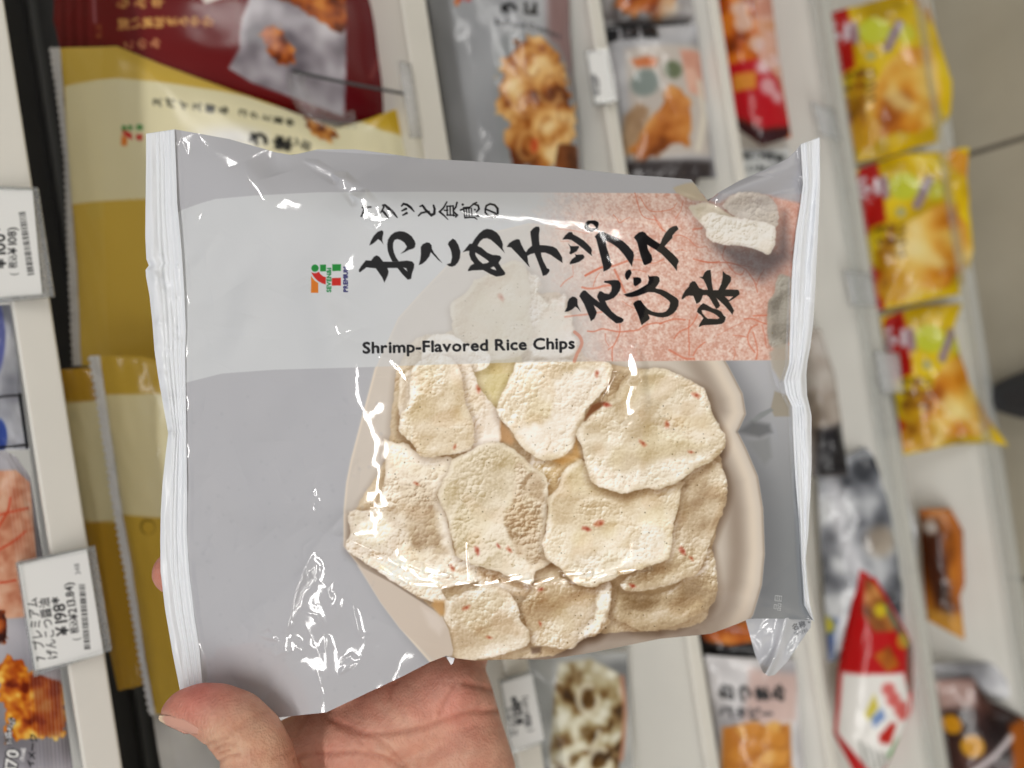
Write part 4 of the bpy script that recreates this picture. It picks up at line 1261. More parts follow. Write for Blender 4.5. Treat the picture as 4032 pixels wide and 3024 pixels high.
def relief(X, Y, u, v):
    """how far the film stands off the seal plane (metres, towards the viewer)"""
    def si(q, xs, ys, sg=60):
        t = np.arange(300., 3500., 4.); f = np.interp(t, xs, ys); n = int(sg * 3 / 4)
        k_ = np.exp(-.5 * (np.arange(-n, n + 1) * 4 / sg) ** 2); k_ /= k_.sum()
        return np.interp(q, t, np.convolve(np.pad(f, n, 'edge'), k_, 'valid'))
    WL = si(Y, [500, 1000, 1400, 1500, 2000, 2120, 2500, 2800], [700, 700, 735, 726, 722, 600, 490, 420], 30)
    xl = si(Y, [p[1] for p in LEFT], [p[0] for p in LEFT])
    hl = (X - xl) / WL
    xr = si(Y, [p[1] for p in RIGHT], [p[0] for p in RIGHT])
    hr = (xr - X) / si(Y, [560, 900, 1500, 2400], [420, 520, 640, 560])
    yb = si(X, [p[0] for p in BOTTOM], [p[1] for p in BOTTOM])
    hb = (yb - Y) / si(X, [800, 1300, 1480, 1700, 2000, 2500, 2900], [760, 690, 500, 285, 312, 296, 260])
    yt = si(X, [687, 1150, 1655, 2464, 2721, 3152], [509, 605, 624, 687, 706, 700])
    ht = (Y - yt) / si(X, [700, 1200, 1500, 2700, 3150], [420, 330, 190, 170, 260])
    k = si(Y, [500, 900, 1330, 1480, 1950, 2200, 3000], [7, 8, 12, 80, 80, 40, 34])
    k = k + (17 - k) * smooth(1430, 1560, X) * smooth(2060, 2180, Y)
    edge_ = 1506 + 10 * np.sin(Y / 61.) + 7 * np.sin(Y / 23. + 1)
    hs = 1 - (edge_ - X) * 5.3e-4 + smooth(1490, 1400, Y) * .5 + smooth(1990, 2080, Y) * .5
    H = np.stack([hl, hr, hb, ht, hs, np.full_like(X, 1.0)])
    b_ = -np.log(np.exp(-k * H).sum(0)) / k
    b_ = np.clip(b_, -0.05, 1.2)
    dome = np.clip(1 - ((X - 2150) / 1250) ** 2 - ((Y - 1550) / 1050) ** 2, 0, 1)
    h = BUL * b_ + 0.004 * dome

    def crease(P, w, a, sharp=True, fade=True):
        nonlocal h
        P = np.array(P, float); pad = w * 4
        m = (X > P[:, 0].min() - pad) & (X < P[:, 0].max() + pad) & (Y > P[:, 1].min() - pad) & (Y < P[:, 1].max() + pad)
        if not m.any(): return
        xs, ys = X[m], Y[m]
        best = np.full(xs.shape, 1e9); tt = np.zeros(xs.shape); n = len(P) - 1
        for i in range(n):
            dx, dy = P[i + 1] - P[i]; L_ = dx * dx + dy * dy
            t = np.clip(((xs - P[i, 0]) * dx + (ys - P[i, 1]) * dy) / L_, 0, 1)
            d = np.hypot(xs - P[i, 0] - t * dx, ys - P[i, 1] - t * dy)
            s = d < best; best = np.where(s, d, best); tt = np.where(s, (i + t) / n, tt)
        if sharp in ('tent', 'roof'):
            dd = np.sqrt(best ** 2 + (.25 * w if sharp == 'roof' else .05 * w) ** 2)
            q_ = 1 - dd / w; prof = .5 * (q_ + np.sqrt(q_ * q_ + .006))
        else:
            prof = np.exp(-np.sqrt(best ** 2 + (w * .16) ** 2) / (w * .6)) if sharp else np.exp(-(best / w) ** 2)
        f = np.sin(np.pi * np.clip(tt * .96 + .02, 0, 1)) ** .6 if fade else 1.0
        add = np.zeros_like(X); add[m] = a * prof * f
        h = h + add
    # star where left, lower and main panels meet
    crease([(1283, 2100), (1310, 2075), (1350, 2030), (1400, 1990), (1450, 1962)], 40, .0010)
    crease([(1283, 2100), (1360, 2120), (1450, 2160), (1520, 2195), (1572, 2226)], 34, .0011)
    crease([(1283, 2100), (1230, 2170), (1190, 2260), (1165, 2330), (1150, 2390), (1130, 2480)], 40, .0013)
    crease([(1573, 2135), (1572, 2225), (1600, 2215), (1680, 2240), (1785, 2272)], 26, .0006)
    crease([(1838, 2100), (1845, 2180), (1852, 2270), (1855, 2310)], 14, .0003)
    crease([(1370, 1925), (1395, 1835), (1410, 1822), (1420, 1850), (1412, 1950)], 18, .0003)
    for P in ([(990, 2410), (1015, 2390), (1035, 2365)], [(1030, 2500), (1060, 2495), (1085, 2515)], [(1062, 2580), (1070, 2555), (1090, 2535), (1100, 2560)], [(1075, 2590), (1110, 2568), (1150, 2562)],
              [(1315, 2450), (1345, 2350), (1372, 2306), (1386, 2310)], [(1386, 2312), (1392, 2400), (1410, 2480), (1420, 2510)], [(1250, 2640), (1258, 2670), (1266, 2705)]):
        crease(P, 22, .00030)
    crease([(1490, 1402), (1540, 1412), (1582, 1450), (1616, 1515)], 30, .0005)
    crease([(1060, 590), (1075, 640), (1090, 690)], 60, -.0012, False)
    crease([(1150, 620), (1400, 660), (1800, 690), (2200, 720)], 60, -.0006, False)
    crease([(870, 900), (800, 1010), (740, 1080)], 60, .0008); crease([(870, 930), (830, 1100), (800, 1300)], 70, -.0006, False)
    # soft crumples in the grey lower left
    rr = np.random.default_rng(21)
    for i in range(46):
        x, y = rr.uniform(790, 1330), rr.uniform(1850, 2620); a = rr.uniform(-2.2, -.9); L_ = rr.uniform(30, 130)
        bend = rr.uniform(-.5, .5)
        crease([(x, y), (x + L_ * .5 * math.cos(a), y + L_ * .5 * math.sin(a)), (x + L_ * math.cos(a + bend), y + L_ * math.sin(a + bend))], rr.uniform(12, 36), rr.choice([-1, 1, 1]) * rr.uniform(.0001, .00032))
    for i in range(26):
        x, y = rr.uniform(800, 1380), rr.uniform(900, 2600); a = rr.uniform(-2.4, -.7); L_ = rr.uniform(160, 420)
        if i > 17: x, y = rr.uniform(1500, 2900), rr.uniform(720, 2100)
        crease([(x, y), (x + L_ * .5 * math.cos(a), y + L_ * .5 * math.sin(a)), (x + L_ * math.cos(a + rr.uniform(-.4, .4)), y + L_ * math.sin(a))], rr.uniform(50, 110), rr.choice([-1, 1]) * rr.uniform(.0005, .0012) * (1 if i <= 17 else .35), False)
    crease([(760, 2740), (860, 2700), (960, 2740), (1060, 2820)], 120, -.0026, False, False)
    crease([(930, 2690), (1010, 2640), (1110, 2600), (1240, 2540)], 60, .0012, False)
    crease([(1000, 2660), (1150, 2600), (1300, 2520), (1390, 2460)], 70, -.0011, False)
    crease([(850, 2640), (1000, 2640), (1080, 2700)], 90, -.0014, False)
    # notch and folds round the torn-looking upper right corner
    crease([(2788, 795), (2720, 775), (2660, 770)], 40, -.0014); crease([(2788, 800), (2850, 840), (2890, 852), (2950, 800), (2985, 770)], 34, -.0010)
    crease([(2800, 790), (2850, 758), (2960, 716), (3060, 680), (3150, 640)], 46, .0042, False)
    crease([(2850, 800), (2930, 790), (3040, 762), (3155, 730)], 44, -.0034)
    crease([(2670, 745), (2730, 770), (2790, 800), (2880, 850)], 26, .0008)
    # pucker beside the right seal
    crease([(3080, 1250), (3040, 1380), (3040, 1440), (3060, 1510), (3100, 1570)], 44, .0012, False)
    crease([(3035, 1330), (3032, 1430), (3055, 1520), (3110, 1585)], 20, -.0010)
    crease([(2960, 1690), (3010, 1710), (3060, 1700)], 40, -.0007, False)
    for i in range(9):
        y = 600 + i * 200 + rr.uniform(-40, 40)
        crease([(730, y), (790 + rr.uniform(0, 60), y + rr.uniform(-60, 60))], 40, rr.choice([-1, 1]) * .0004, False)

    def facet(P, lamp, soft):
        """a taut flat of film turned so that the ceiling row shows in it"""
        nonlocal h
        P = np.array(P, float); c = P.mean(0); k_ = np.argmin((X - c[0]) ** 2 + (Y - c[1]) ** 2); h0 = h.flat[k_]
        D0 = float(dplane(c[0], c[1])) - h0
        r_ = ray(np.array(c[0]), np.array(c[1])); Q = CAM + r_ * D0
        v_ = CAM - Q; v_ /= np.linalg.norm(v_); l_ = np.array(lamp) - Q; l_ /= np.linalg.norm(l_); n_ = v_ + l_
        gx_ = .022 / 2450 + (n_ @ (CR / FPX)) * D0 / (n_ @ r_); gy_ = (n_ @ (-CU / FPX)) * D0 / (n_ @ r_)
        m = (X > P[:, 0].min() - soft) & (X < P[:, 0].max() + soft) & (Y > P[:, 1].min() - soft) & (Y < P[:, 1].max() + soft)
        w_ = smooth(-soft, soft, poly_sd(P, X[m], Y[m]))
        f = h0 + gx_ * (X[m] - c[0]) + gy_ * (Y[m] - c[1]) - .00000001 * ((X[m] - c[0]) ** 2 + (Y[m] - c[1]) ** 2)
        hn = h.copy(); hn[m] = h[m] + (f - h[m]) * w_; h = hn
    L1 = (-0.92, -1.9, 2.62); L2 = (-0.92, .4, 2.62)
    facet([(1205, 636), (1250, 640), (1330, 690), (1345, 715), (1310, 715), (1250, 675)], L1, 16)
    facet([(1320, 690), (1360, 690), (1425, 745), (1430, 790), (1390, 800), (1340, 740)], L1, 18)
    facet([(1390, 770), (1440, 760), (1500, 820), (1515, 850), (1475, 885), (1435, 868)], L1, 20)
    facet([(2455, 1372), (2500, 1368), (2535, 1440), (2530, 1500), (2470, 1510), (2450, 1440)], L2, 24)
    facet([(2465, 1500), (2530, 1495), (2545, 1590), (2520, 1640), (2450, 1660), (2440, 1580)], L2, 26)
    facet([(2415, 1470), (2440, 1470), (2400, 1545), (2370, 1580), (2355, 1570)], L2, 12)

    def glint(P, W, step=140):
        """a chain of small creased flats along a fold"""
        P = np.array(P, float); d = np.r_[0, np.cumsum(np.hypot(*np.diff(P, axis=0).T))]
        W = np.interp(d, np.linspace(0, d[-1], len(W)), W) if not np.isscalar(W) else np.full(len(P), float(W))
        n = max(1, int(round(d[-1] / step))); t = np.linspace(0, d[-1], n + 1)
        Q = np.stack([np.interp(t, d, P[:, 0]), np.interp(t, d, P[:, 1])], -1); ww = np.interp(t, d, W)
        for i in range(n):
            a_, b2 = Q[i], Q[i + 1]; u_ = (b2 - a_) / (np.linalg.norm(b2 - a_) + 1e-9); m_ = np.array([-u_[1], u_[0]])
            facet([a_ + m_ * ww[i] / 2 - u_ * 4, b2 + m_ * ww[i + 1] / 2 + u_ * 4, b2 - m_ * ww[i + 1] / 2 + u_ * 4, a_ - m_ * ww[i] / 2 - u_ * 4], (-0.92 + rr.uniform(-.05, .05), .35 + rr.uniform(-.5, .7), 2.62), 6)
    glint([(1470, 2180), (1570, 2226)], 18); glint([(1573, 2196), (1600, 2222), (1680, 2242), (1780, 2270)], [22, 36, 12], 110)
    glint([(1500, 2232), (1600, 2292), (1690, 2322), (1745, 2304), (1800, 2294), (1860, 2292)], [12, 18, 20, 14])
    glint([(1862, 2304), (1930, 2292), (2040, 2280), (2086, 2266)], [14, 24, 20])
    glint([(2100, 2300), (2130, 2282), (2200, 2268), (2260, 2260), (2330, 2250)], [14, 22, 20, 14])
    glint([(2316, 2280), (2350, 2262), (2440, 2250), (2560, 2238)], [14, 18, 12])
    facet([(1340, 2650), (1352, 2596), (1384, 2576), (1412, 2600), (1380, 2628)], L2, 12); facet([(1018, 2498), (1056, 2482), (1092, 2522), (1062, 2516)], L2, 10)
    facet([(1440, 1930), (1490, 1940), (1480, 2010), (1440, 1990), (1400, 2000), (1420, 1960)], L2, 14)
    return h


# ---- the print
C_GREY = (184, 184, 189); C_BAND = (207, 209, 212)
cv = Canvas(550, 480, 3250, 2860, 0.5, C_GREY)
X, Y = cv.X, cv.Y
# ground colour: silver grey, deepening to slate at the right
t_ = smooth(2600, 3080, X) * smooth(1300, 2200, Y)
cv.a[:] = mix(cv.a, c3((120, 124, 128)), (t_ * .85)[..., None])
# pale bowl
BOWL = [(1352, 2005), (1362, 1900), (1380, 1810), (1475, 1450), (1565, 1250), (1650, 1155), (1765, 1035), (1860, 955), (1955, 907), (2080, 876), (2205, 887), (2400, 940), (2600, 1060), (2760, 1260), (2868, 1440), (2925, 1550), (2938, 1630), (2906, 1700), (2940, 1768), (2985, 1875),
        (3005, 2000), (3012, 2180), (3000, 2305), (2966, 2420), (2850, 2600), (2000, 2900), (1720, 2640), (1575, 2475), (1500, 2375), (1410, 2225), (1352, 2150)]
cv.poly([(x + 46, y + 26) for x, y in BOWL], (96, 98, 104), .55, 60)
cv.poly(BOWL, (211, 204, 197), 1, 3)
w = cv.win(BOWL, 4); sd = poly_sd(BOWL, X[w], Y[w]); inside = smooth(-2, 3, sd)
rim = np.exp(-((sd - 46) / 26) ** 2) * smooth(2300, 2900, X[w]); dk = np.exp(-((sd - 110) / 46) ** 2) * smooth(2300, 2900, X[w])
cv.put(w, rim * inside * .7, (230, 220, 208)); cv.put(w, dk * inside * .55, (156, 142, 132)); cv.put(w, np.exp(-(sd / 8) ** 2) * inside * .5 * smooth(2500, 2900, X[w]), (140, 124, 112))
cv.put(w, np.exp(-((sd - 5) / 5) ** 2) * .7 * smooth(2300, 1900, X[w]), (226, 216, 204))
cv.put(w, smooth(2250, 2560, Y[w]) * smooth(1750, 2100, X[w]) * inside * .5, (164, 150, 140))

O1, O2, O3, O4 = (1350, 1000), (2050, 1350), (1350, 1800), (2150, 1980)
def P2(o, *pts): return [(o[0] + a / 2, o[1] + b_ / 2) for a, b_ in pts]


def bubbles(x, y, cell, seed):
    """puffed-rice blisters: rounded domes on a jittered grid"""
    r = np.random.default_rng(seed); T = 64
    jx, jy, jr = r.uniform(.1, .9, (T, T)), r.uniform(.1, .9, (T, T)), r.uniform(.45, 1.0, (T, T))
    u, v = x / cell, y / cell; iu, iv = np.floor(u).astype(int), np.floor(v).astype(int); best = np.zeros(x.shape)
    for a in (-1, 0, 1):
        for b_ in (-1, 0, 1):
            p, q_ = (iu + a) % T, (iv + b_) % T
            d2 = (u - iu - a - jx[q_, p]) ** 2 + (v - iv - b_ - jy[q_, p]) ** 2
            best = np.maximum(best, jr[q_, p] * np.sqrt(np.clip(1 - d2 / .72, 0, 1)))
    return best


def chip(P, seed, tone=0.0, bump=1.0, rimw=22, warm=(206, 182, 150), light=(248, 246, 242), base=(236, 227, 211), shadow=.5, yellow=.3, blend=0, grad=None):
    """one rice chip of the printed picture: puffed, curled, speckled"""
    P = bez(np.vstack([P, P[:1]]), 4)[:-1]
    w = cv.win(P, 90)
    if w is None: return
    x, y = X[w], Y[w]; hgt, wid = x.shape; s = cv.s
    wob = gauss_noise(hgt, wid, 9 * s, seed + 50) * 1.5 + gauss_noise(hgt, wid, 4 * s, seed + 51) * .8
    sd = poly_sd(P, x, y) + wob
    if shadow:
        sh = smooth(-34, 14, poly_sd([(a + 3, b_ + 12) for a, b_ in P], x, y))
        cv.a[w] = cv.a[w] * (1 - .42 * shadow * sh[..., None] * np.array([.74, .92, 1.06]))
    if blend:
        m = smooth(0, 2 * blend, sd - 3 + 5 * gauss_noise(hgt, wid, 10 * s, seed + 52))
    else:
        m = smooth(-3.0, 3.5, sd) * (.86 + .14 * smooth(2, 16, sd))
    big = gauss_noise(hgt, wid, 64 * s, seed); low = gauss_noise(hgt, wid, 26 * s, seed + 5); vf = gauss_noise(hgt, wid, 1.2, seed + 3)
    rough = smooth(-.7, .8, gauss_noise(hgt, wid, 44 * s, seed + 4) + tone)
    wx, wy = x + 3 * gauss_noise(hgt, wid, 16 * s, seed + 21), y + 3 * gauss_noise(hgt, wid, 16 * s, seed + 22)
    bub = 11 * bubbles(wx, wy, 23, seed + 11) + 8 * bubbles(wx, wy, 13, seed + 12)
    H = 15 * big + 7 * low + bump * (.30 + .95 * rough) * bub + vf * .16
    if not blend: H += 4 * np.exp(-((sd - rimw) / (rimw * .7)) ** 2) - 12 * smooth(rimw, rimw * 5, sd)
    gy, gx = np.gradient(H * s)
    lit = np.tanh((gx * .5 + gy * .72) * .85)
    rim = 0 if blend else np.exp(-((sd - rimw * .45) / (rimw * .75)) ** 2)
    tcol = np.clip(.56 + .54 * lit + .22 * tone + .07 * big + .10 * rim + .10 * (rough - .5) + .03 * vf, 0, 1)
    A, B_, C_ = c3(warm), c3(base), c3(light)
    c = np.where((tcol < .5)[..., None], A + (B_ - A) * (tcol * 2)[..., None], B_ + (C_ - B_) * (tcol * 2 - 1)[..., None])
    yl = smooth(-.2, 1.4, gauss_noise(hgt, wid, 34 * s, seed + 7)) * yellow * (1 - .6 * rim)
    c = c + (c * np.array([.985, .97, .87]) - c) * yl[..., None]
    pk_ = smooth(.4, 1.5, gauss_noise(hgt, wid, 26 * s, seed + 8)) * .5
    c = c + (c * np.array([1.0, .96, .92]) - c) * pk_[..., None]
    if not blend: c = c + (c3((200, 176, 142)) - c) * (np.exp(-(sd / 3.2) ** 2) * .1)[..., None]
    c = c + (c3((244, 240, 233)) - c) * .10
    lum = (c @ np.array([.3, .59, .11]))[..., None]; c = np.clip(lum + (c - lum) * .74, 0, 1) * np.array([1.0, .992, .985])
    rs = np.random.default_rng(seed + 9)
    cv.put(w, m, c)
    bx0, by0 = P.min(0); bx1, by1 = P.max(0)
    for i in range(int((bx1 - bx0) * (by1 - by0) / 2600)):
        px, py = rs.uniform(bx0, bx1), rs.uniform(by0, by1)
        if poly_sd(P, np.array([[px]]), np.array([[py]]))[0, 0] > 12:
            cv.disc(px, py, rs.choice([1.0, 1.4, 2.2]), [(92, 74, 40), (132, 104, 50), (70, 56, 40)][i % 3], rs.uniform(.25, .65), 2.0)


def bit(x, y, r, ang=0.6, k=(196, 112, 94), a=.8):
    ca, sa = math.cos(ang), math.sin(ang); rs = np.random.default_rng(int(x + y))
    q = [(x + r * (1.5 * math.cos(t) * ca - .7 * math.sin(t) * sa) * rs.uniform(.7, 1.25), y + r * (1.5 * math.cos(t) * sa + .7 * math.sin(t) * ca) * rs.uniform(.7, 1.25)) for t in np.linspace(0, 6.28, 11)[:-1]]
    cv.poly(q, k, a * .7, 7); cv.disc(x + r * .2, y, r * .4, (176, 84, 70), a * .55, 5)


chip([(1560, 1460), (1640, 1330), (1780, 1300), (1800, 1180), (2060, 1060), (2110, 1150), (2230, 1170), (2300, 1400), (2600, 1470), (2780, 1600), (2830, 1760), (2850, 1960), (2800, 2180), (2790, 2420), (2640, 2480), (2300, 2500), (2180, 2580), (1790, 2590), (1740, 2430), (1560, 2290), (1390, 2160), (1400, 2010), (1520, 1800), (1540, 1640)], 190, -.5, 1.2, 20, (198, 170, 134), (232, 218, 196), (218, 200, 170), .3, .3)
chip(P2(O1, (1060, 840), (1180, 700), (1340, 690), (1420, 900), (1300, 1100), (1210, 1260), (1100, 1100), (1000, 960)), 200, -.4, 1, 18, (192, 168, 104), (234, 226, 198), (220, 206, 156), .35, .6)
chip(P2(O1, (1440, 110), (1560, 170), (1600, 330), (1700, 300), (1760, 285), (1790, 420), (1850, 600), (1840, 800), (1480, 830), (1440, 480)), 205, .6, 1.2, 30, shadow=.25, blend=10)
chip(P2(O1, (1035, 200), (1120, 170), (1300, 60), (1390, 55), (1440, 110), (1470, 250), (1480, 350), (1470, 480), (1500, 640), (1400, 800), (1100, 830), (880, 640), (850, 480), (835, 420), (870, 370), (960, 310), (1020, 240)), 210, -.3, .8, 16, base=(220, 208, 182), light=(230, 222, 204), shadow=.2)
chip(P2(O1, (620, 740), (700, 640), (860, 640), (1000, 720), (1150, 780), (1130, 900), (900, 930), (640, 900)), 214, .3, 1.2, 20, shadow=.25)
chip(P2(O3, (320, -150), (420, -110), (500, -115), (620, -20), (860, 10), (800, 230), (745, 300), (820, 470), (870, 700), (900, 780), (1060, 850), (1080, 970), (900, 1010), (780, 1050), (830, 1150), (640, 1120), (380, 970), (100, 780), (20, 700), (60, 590), (50, 430), (240, 400), (330, 150)), 220, .1, 1.3, 26, (196, 164, 126), shadow=.4)
chip(P2(O3, (400, 190), (600, 150), (740, 240), (800, 460), (860, 700), (820, 800), (640, 790), (500, 760), (440, 560)), 222, -.5, 2.0, 20, (180, 148, 116), base=(216, 198, 172), light=(236, 226, 208), shadow=.0, blend=24)
chip(P2(O3, (330, 150), (340, -100), (480, -110), (620, -10), (850, 10), (760, 120), (560, 90), (420, 170)), 228, .9, 1.5, 20, (210, 190, 160), shadow=.0, blend=18)
chip(P2(O3, (60, 690), (300, 800), (560, 900), (900, 950), (1070, 930), (900, 1010), (780, 1050), (800, 1130), (640, 1110), (380, 960), (100, 780)), 229, .8, 1.2, 16, (212, 192, 150), shadow=.0, blend=14)
chip(P2(O3, (60, 430), (240, 410), (370, 380), (430, 480), (470, 560), (420, 680), (380, 760), (250, 760), (60, 690)), 224, .5, .8, 26, base=(230, 222, 196), shadow=.15, blend=30)
chip(P2(O1, (450, 960), (560, 930), (560, 1330), (470, 1340), (430, 1160)), 226, .2, 1, 14, shadow=.2)
chip(P2(O1, (830, 800), (1000, 860), (1050, 1000), (1130, 1130), (1240, 1260), (1245, 1380), (1240, 1470), (1120, 1560), (1000, 1580), (960, 1460), (960, 1250), (900, 1080), (880, 950)), 230, .8, 1.6, 20, light=(240, 234, 228), base=(230, 216, 198))
chip(P2(O1, (550, 880), (650, 820), (820, 800), (930, 930), (960, 1150), (1020, 1300), (1035, 1440), (1010, 1530), (900, 1570), (640, 1600), (560, 1500), (470, 1430), (440, 1380), (460, 1250), (520, 1150), (530, 1000)), 235, .0, 1.1, 24, (200, 170, 124), base=(227, 212, 186), yellow=.4)
chip(P2(O3, (1060, 870), (1200, 900), (1500, 1000), (1470, 1090), (1340, 1090), (1080, 1010)), 238, -.3, 1, 14, (184, 144, 104), base=(216, 190, 156), shadow=.3)
chip(P2(O3, (1500, -100), (1700, -20), (1880, 20), (1900, 300), (1650, 330), (1480, 100)), 239, -.4, 1, 14, (200, 162, 110), base=(222, 196, 150), shadow=.3)
chip(P2(O4, (560, 650), (600, 700), (780, 715), (940, 690), (1150, 560), (1240, 490), (1262, 380), (1310, 370), (1345, 560), (1352, 690), (1310, 800), (1200, 880), (1050, 950), (900, 1000), (760, 1010), (640, 960), (540, 910), (520, 860), (550, 770)), 240, -.6, .9, 22, (168, 138, 102), base=(208, 187, 154), shadow=.45)
chip(P2(O4, (1040, -140), (1240, -330), (1320, -350), (1400, -250), (1432, -100), (1400, 50), (1350, 170), (1292, 320), (1250, 430), (1200, 540), (1000, 640), (940, 660), (780, 690), (680, 700), (612, 690), (600, 620), (780, 500), (960, 430), (990, 200), (1040, 50)), 245, -.3, 1, 18, (184, 154, 120), base=(216, 198, 170), shadow=.5)
chip(P2(O3, (1400, 1180), (1420, 1130), (1480, 1050), (1530, 970), (1700, 940), (1800, 990), (1900, 1020), (2010, 1020), (2110, 980), (2110, 1150), (2085, 1260), (2100, 1300), (2000, 1400), (1900, 1430), (1820, 1500), (1700, 1512), (1600, 1490), (1500, 1480), (1470, 1400), (1440, 1300)), 250, -.3, 1, 26, (188, 152, 112), base=(216, 194, 160), shadow=.4)
chip(P2(O3, (1990, 1030), (2110, 990), (2112, 1150), (2085, 1250), (2000, 1400), (1900, 1430), (1840, 1440), (1880, 1330), (1960, 1240), (1980, 1130)), 252, .7, 1.4, 14, shadow=.25, blend=8)
chip(P2(O3, (800, 1200), (810, 1120), (900, 1080), (1000, 1050), (1120, 1010), (1250, 1030), (1330, 1090), (1380, 1180), (1400, 1280), (1470, 1370), (1450, 1480), (1300, 1540), (1100, 1592), (900, 1590), (870, 1500), (840, 1350), (790, 1260)), 255, .0, 1, 26, (194, 162, 124), base=(221, 204, 176), shadow=.45)
chip(P2(O3, (745, 300), (770, 220), (830, 110), (870, 20), (1000, -50), (1120, -110), (1260, -110), (1400, -20), (1500, 80), (1600, 150), (1620, 300), (1610, 450), (1592, 600), (1600, 750), (1640, 830), (1520, 905), (1480, 1000), (1350, 960), (1220, 900), (1040, 850), (900, 780), (890, 730), (870, 700), (850, 600), (820, 470), (760, 350)), 265, -.3, .9, 16, (196, 174, 132), base=(230, 220, 200), light=(240, 235, 224), shadow=.5, yellow=.3)
chip(P2(O3, (1320, -60), (1400, -10), (1490, 80), (1590, 160), (1612, 300), (1600, 450), (1585, 600), (1590, 740), (1620, 810), (1510, 880), (1380, 820), (1290, 660), (1240, 430), (1320, 300), (1320, 100), (1310, 0)), 260, .0, 2.4, 14, (182, 150, 114), base=(216, 196, 168), light=(234, 224, 206), shadow=.0, yellow=.2, blend=12)
chip(P2(O1, (1360, 850), (1720, 830), (1850, 850), (2090, 850), (2110, 980), (2010, 1130), (1920, 1220), (1890, 1330), (1840, 1420), (1800, 1540), (1700, 1610), (1580, 1622), (1480, 1580), (1390, 1500), (1330, 1400), (1260, 1330), (1215, 1250), (1210, 1200), (1260, 1080), (1330, 950)), 270, .1, 1.2, 16, (202, 174, 132), base=(228, 214, 188), shadow=.5, yellow=.4)
chip(P2(O1, (1640, 980), (1760, 900), (1900, 860), (2090, 855), (2110, 980), (2010, 1130), (1925, 1220), (1890, 1330), (1840, 1420), (1800, 1540), (1700, 1605), (1580, 1615), (1480, 1570), (1400, 1500), (1330, 1390), (1420, 1310), (1600, 1300), (1630, 1200), (1610, 1080)), 272, 1.0, 1.7, 14, (206, 180, 150), (240, 237, 232), (232, 222, 206), .0, .12, blend=16)
chip(P2(O4, (270, -350), (180, -290), (120, -230), (90, -130), (20, -50), (10, 40), (0, 200), (-30, 320), (0, 430), (100, 510), (180, 600), (270, 650), (360, 662), (470, 622), (600, 570), (780, 510), (900, 470), (962, 430), (985, 350), (1000, 200), (1040, 50), (1060, -100), (1060, -180), (600, -250)), 275, -.2, .9, 20, (198, 168, 124), base=(226, 211, 182), shadow=.55, yellow=.5)
chip(P2(O4, (20, 420), (200, 400), (420, 330), (640, 300), (760, 120), (960, 200), (985, 350), (962, 430), (900, 470), (780, 512), (600, 572), (470, 624), (360, 662), (270, 648), (180, 598), (100, 508)), 277, .9, 1.8, 24, (206, 184, 150), (242, 240, 236), (232, 224, 208), .0, .25, blend=22)
chip(P2(O2, (485, 620), (560, 560), (640, 490), (740, 430), (780, 330), (880, 225), (1000, 205), (1130, 202), (1240, 250), (1400, 330), (1470, 400), (1512, 560), (1590, 680), (1612, 770), (1590, 850), (1510, 930), (1400, 980), (1330, 1030), (1260, 1090), (1180, 1120), (1100, 1150), (1000, 1145), (900, 1165), (820, 1187), (720, 1170), (640, 1140), (560, 1095), (520, 1000), (500, 900), (480, 820), (440, 720)), 280, -.2, .9, 24, (200, 174, 134), base=(224, 211, 186), shadow=.6, yellow=.45)
chip(P2(O2, (500, 880), (620, 940), (800, 1000), (1000, 950), (1200, 880), (1400, 850), (1560, 790), (1605, 790), (1588, 850), (1510, 928), (1400, 978), (1330, 1028), (1260, 1088), (1180, 1118), (1100, 1148), (1000, 1143), (900, 1163), (820, 1185), (720, 1168), (640, 1138), (560, 1093), (522, 1000)), 282, 1.0, 1.5, 20, (208, 188, 160), (244, 243, 240), (234, 226, 212), .0, .15, blend=14)
chip(P2(O2, (1050, 480), (1250, 400), (1440, 420), (1500, 560), (1585, 690), (1560, 780), (1400, 850), (1300, 800), (1100, 700)), 284, .6, 1.6, 20, (200, 166, 124), (238, 230, 216), (226, 208, 180), .0, .4, blend=30)
for x, y, r, a_ in ((1883, 1532, 13, 1.2), (1790, 1760, 8, 2), (1640, 1905, 9, .6), (2005, 2165, 12, .8), (1878, 2166, 14, 1.4), (2310, 2082, 14, .2), (2362, 2060, 17, -.3), (2626, 1670, 13, 1.5), (2530, 1745, 14, .7), (2385, 1592, 15, .2), (2350, 1470, 12, 1.7), (2688, 2170, 15, .9), (2722, 2198, 9, .9), (2490, 2306, 12, .3), (1835, 2392, 13, -.4), (1925, 2510, 9, .2), (2126, 2455, 8, 1.2), (1972, 1170, 14, 1.1), (2740, 1556, 15, .6), (2720, 1780, 9, .1), (1780, 2236, 12, .9), (2130, 2320, 9, -.4), (1962, 2150, 8, 1)):
    bit(x, y, r * .9, a_, (204, 126, 98) if (int(x) % 3) else (194, 98, 84), .75)
cv.poly(P2(O2, (520, 560), (560, 490), (620, 462), (660, 470), (620, 520), (560, 560), (500, 610)), (158, 118, 92), .85, 6)
cv.poly(P2(O1, (1240, 1320), (1310, 1390), (1350, 1470), (1330, 1500), (1240, 1470)), (208, 172, 136), .75, 10)
cv.poly(P2(O2, (440, 770), (475, 900), (430, 920), (330, 960), (260, 930), (400, 860)), (214, 170, 112), .55, 12)
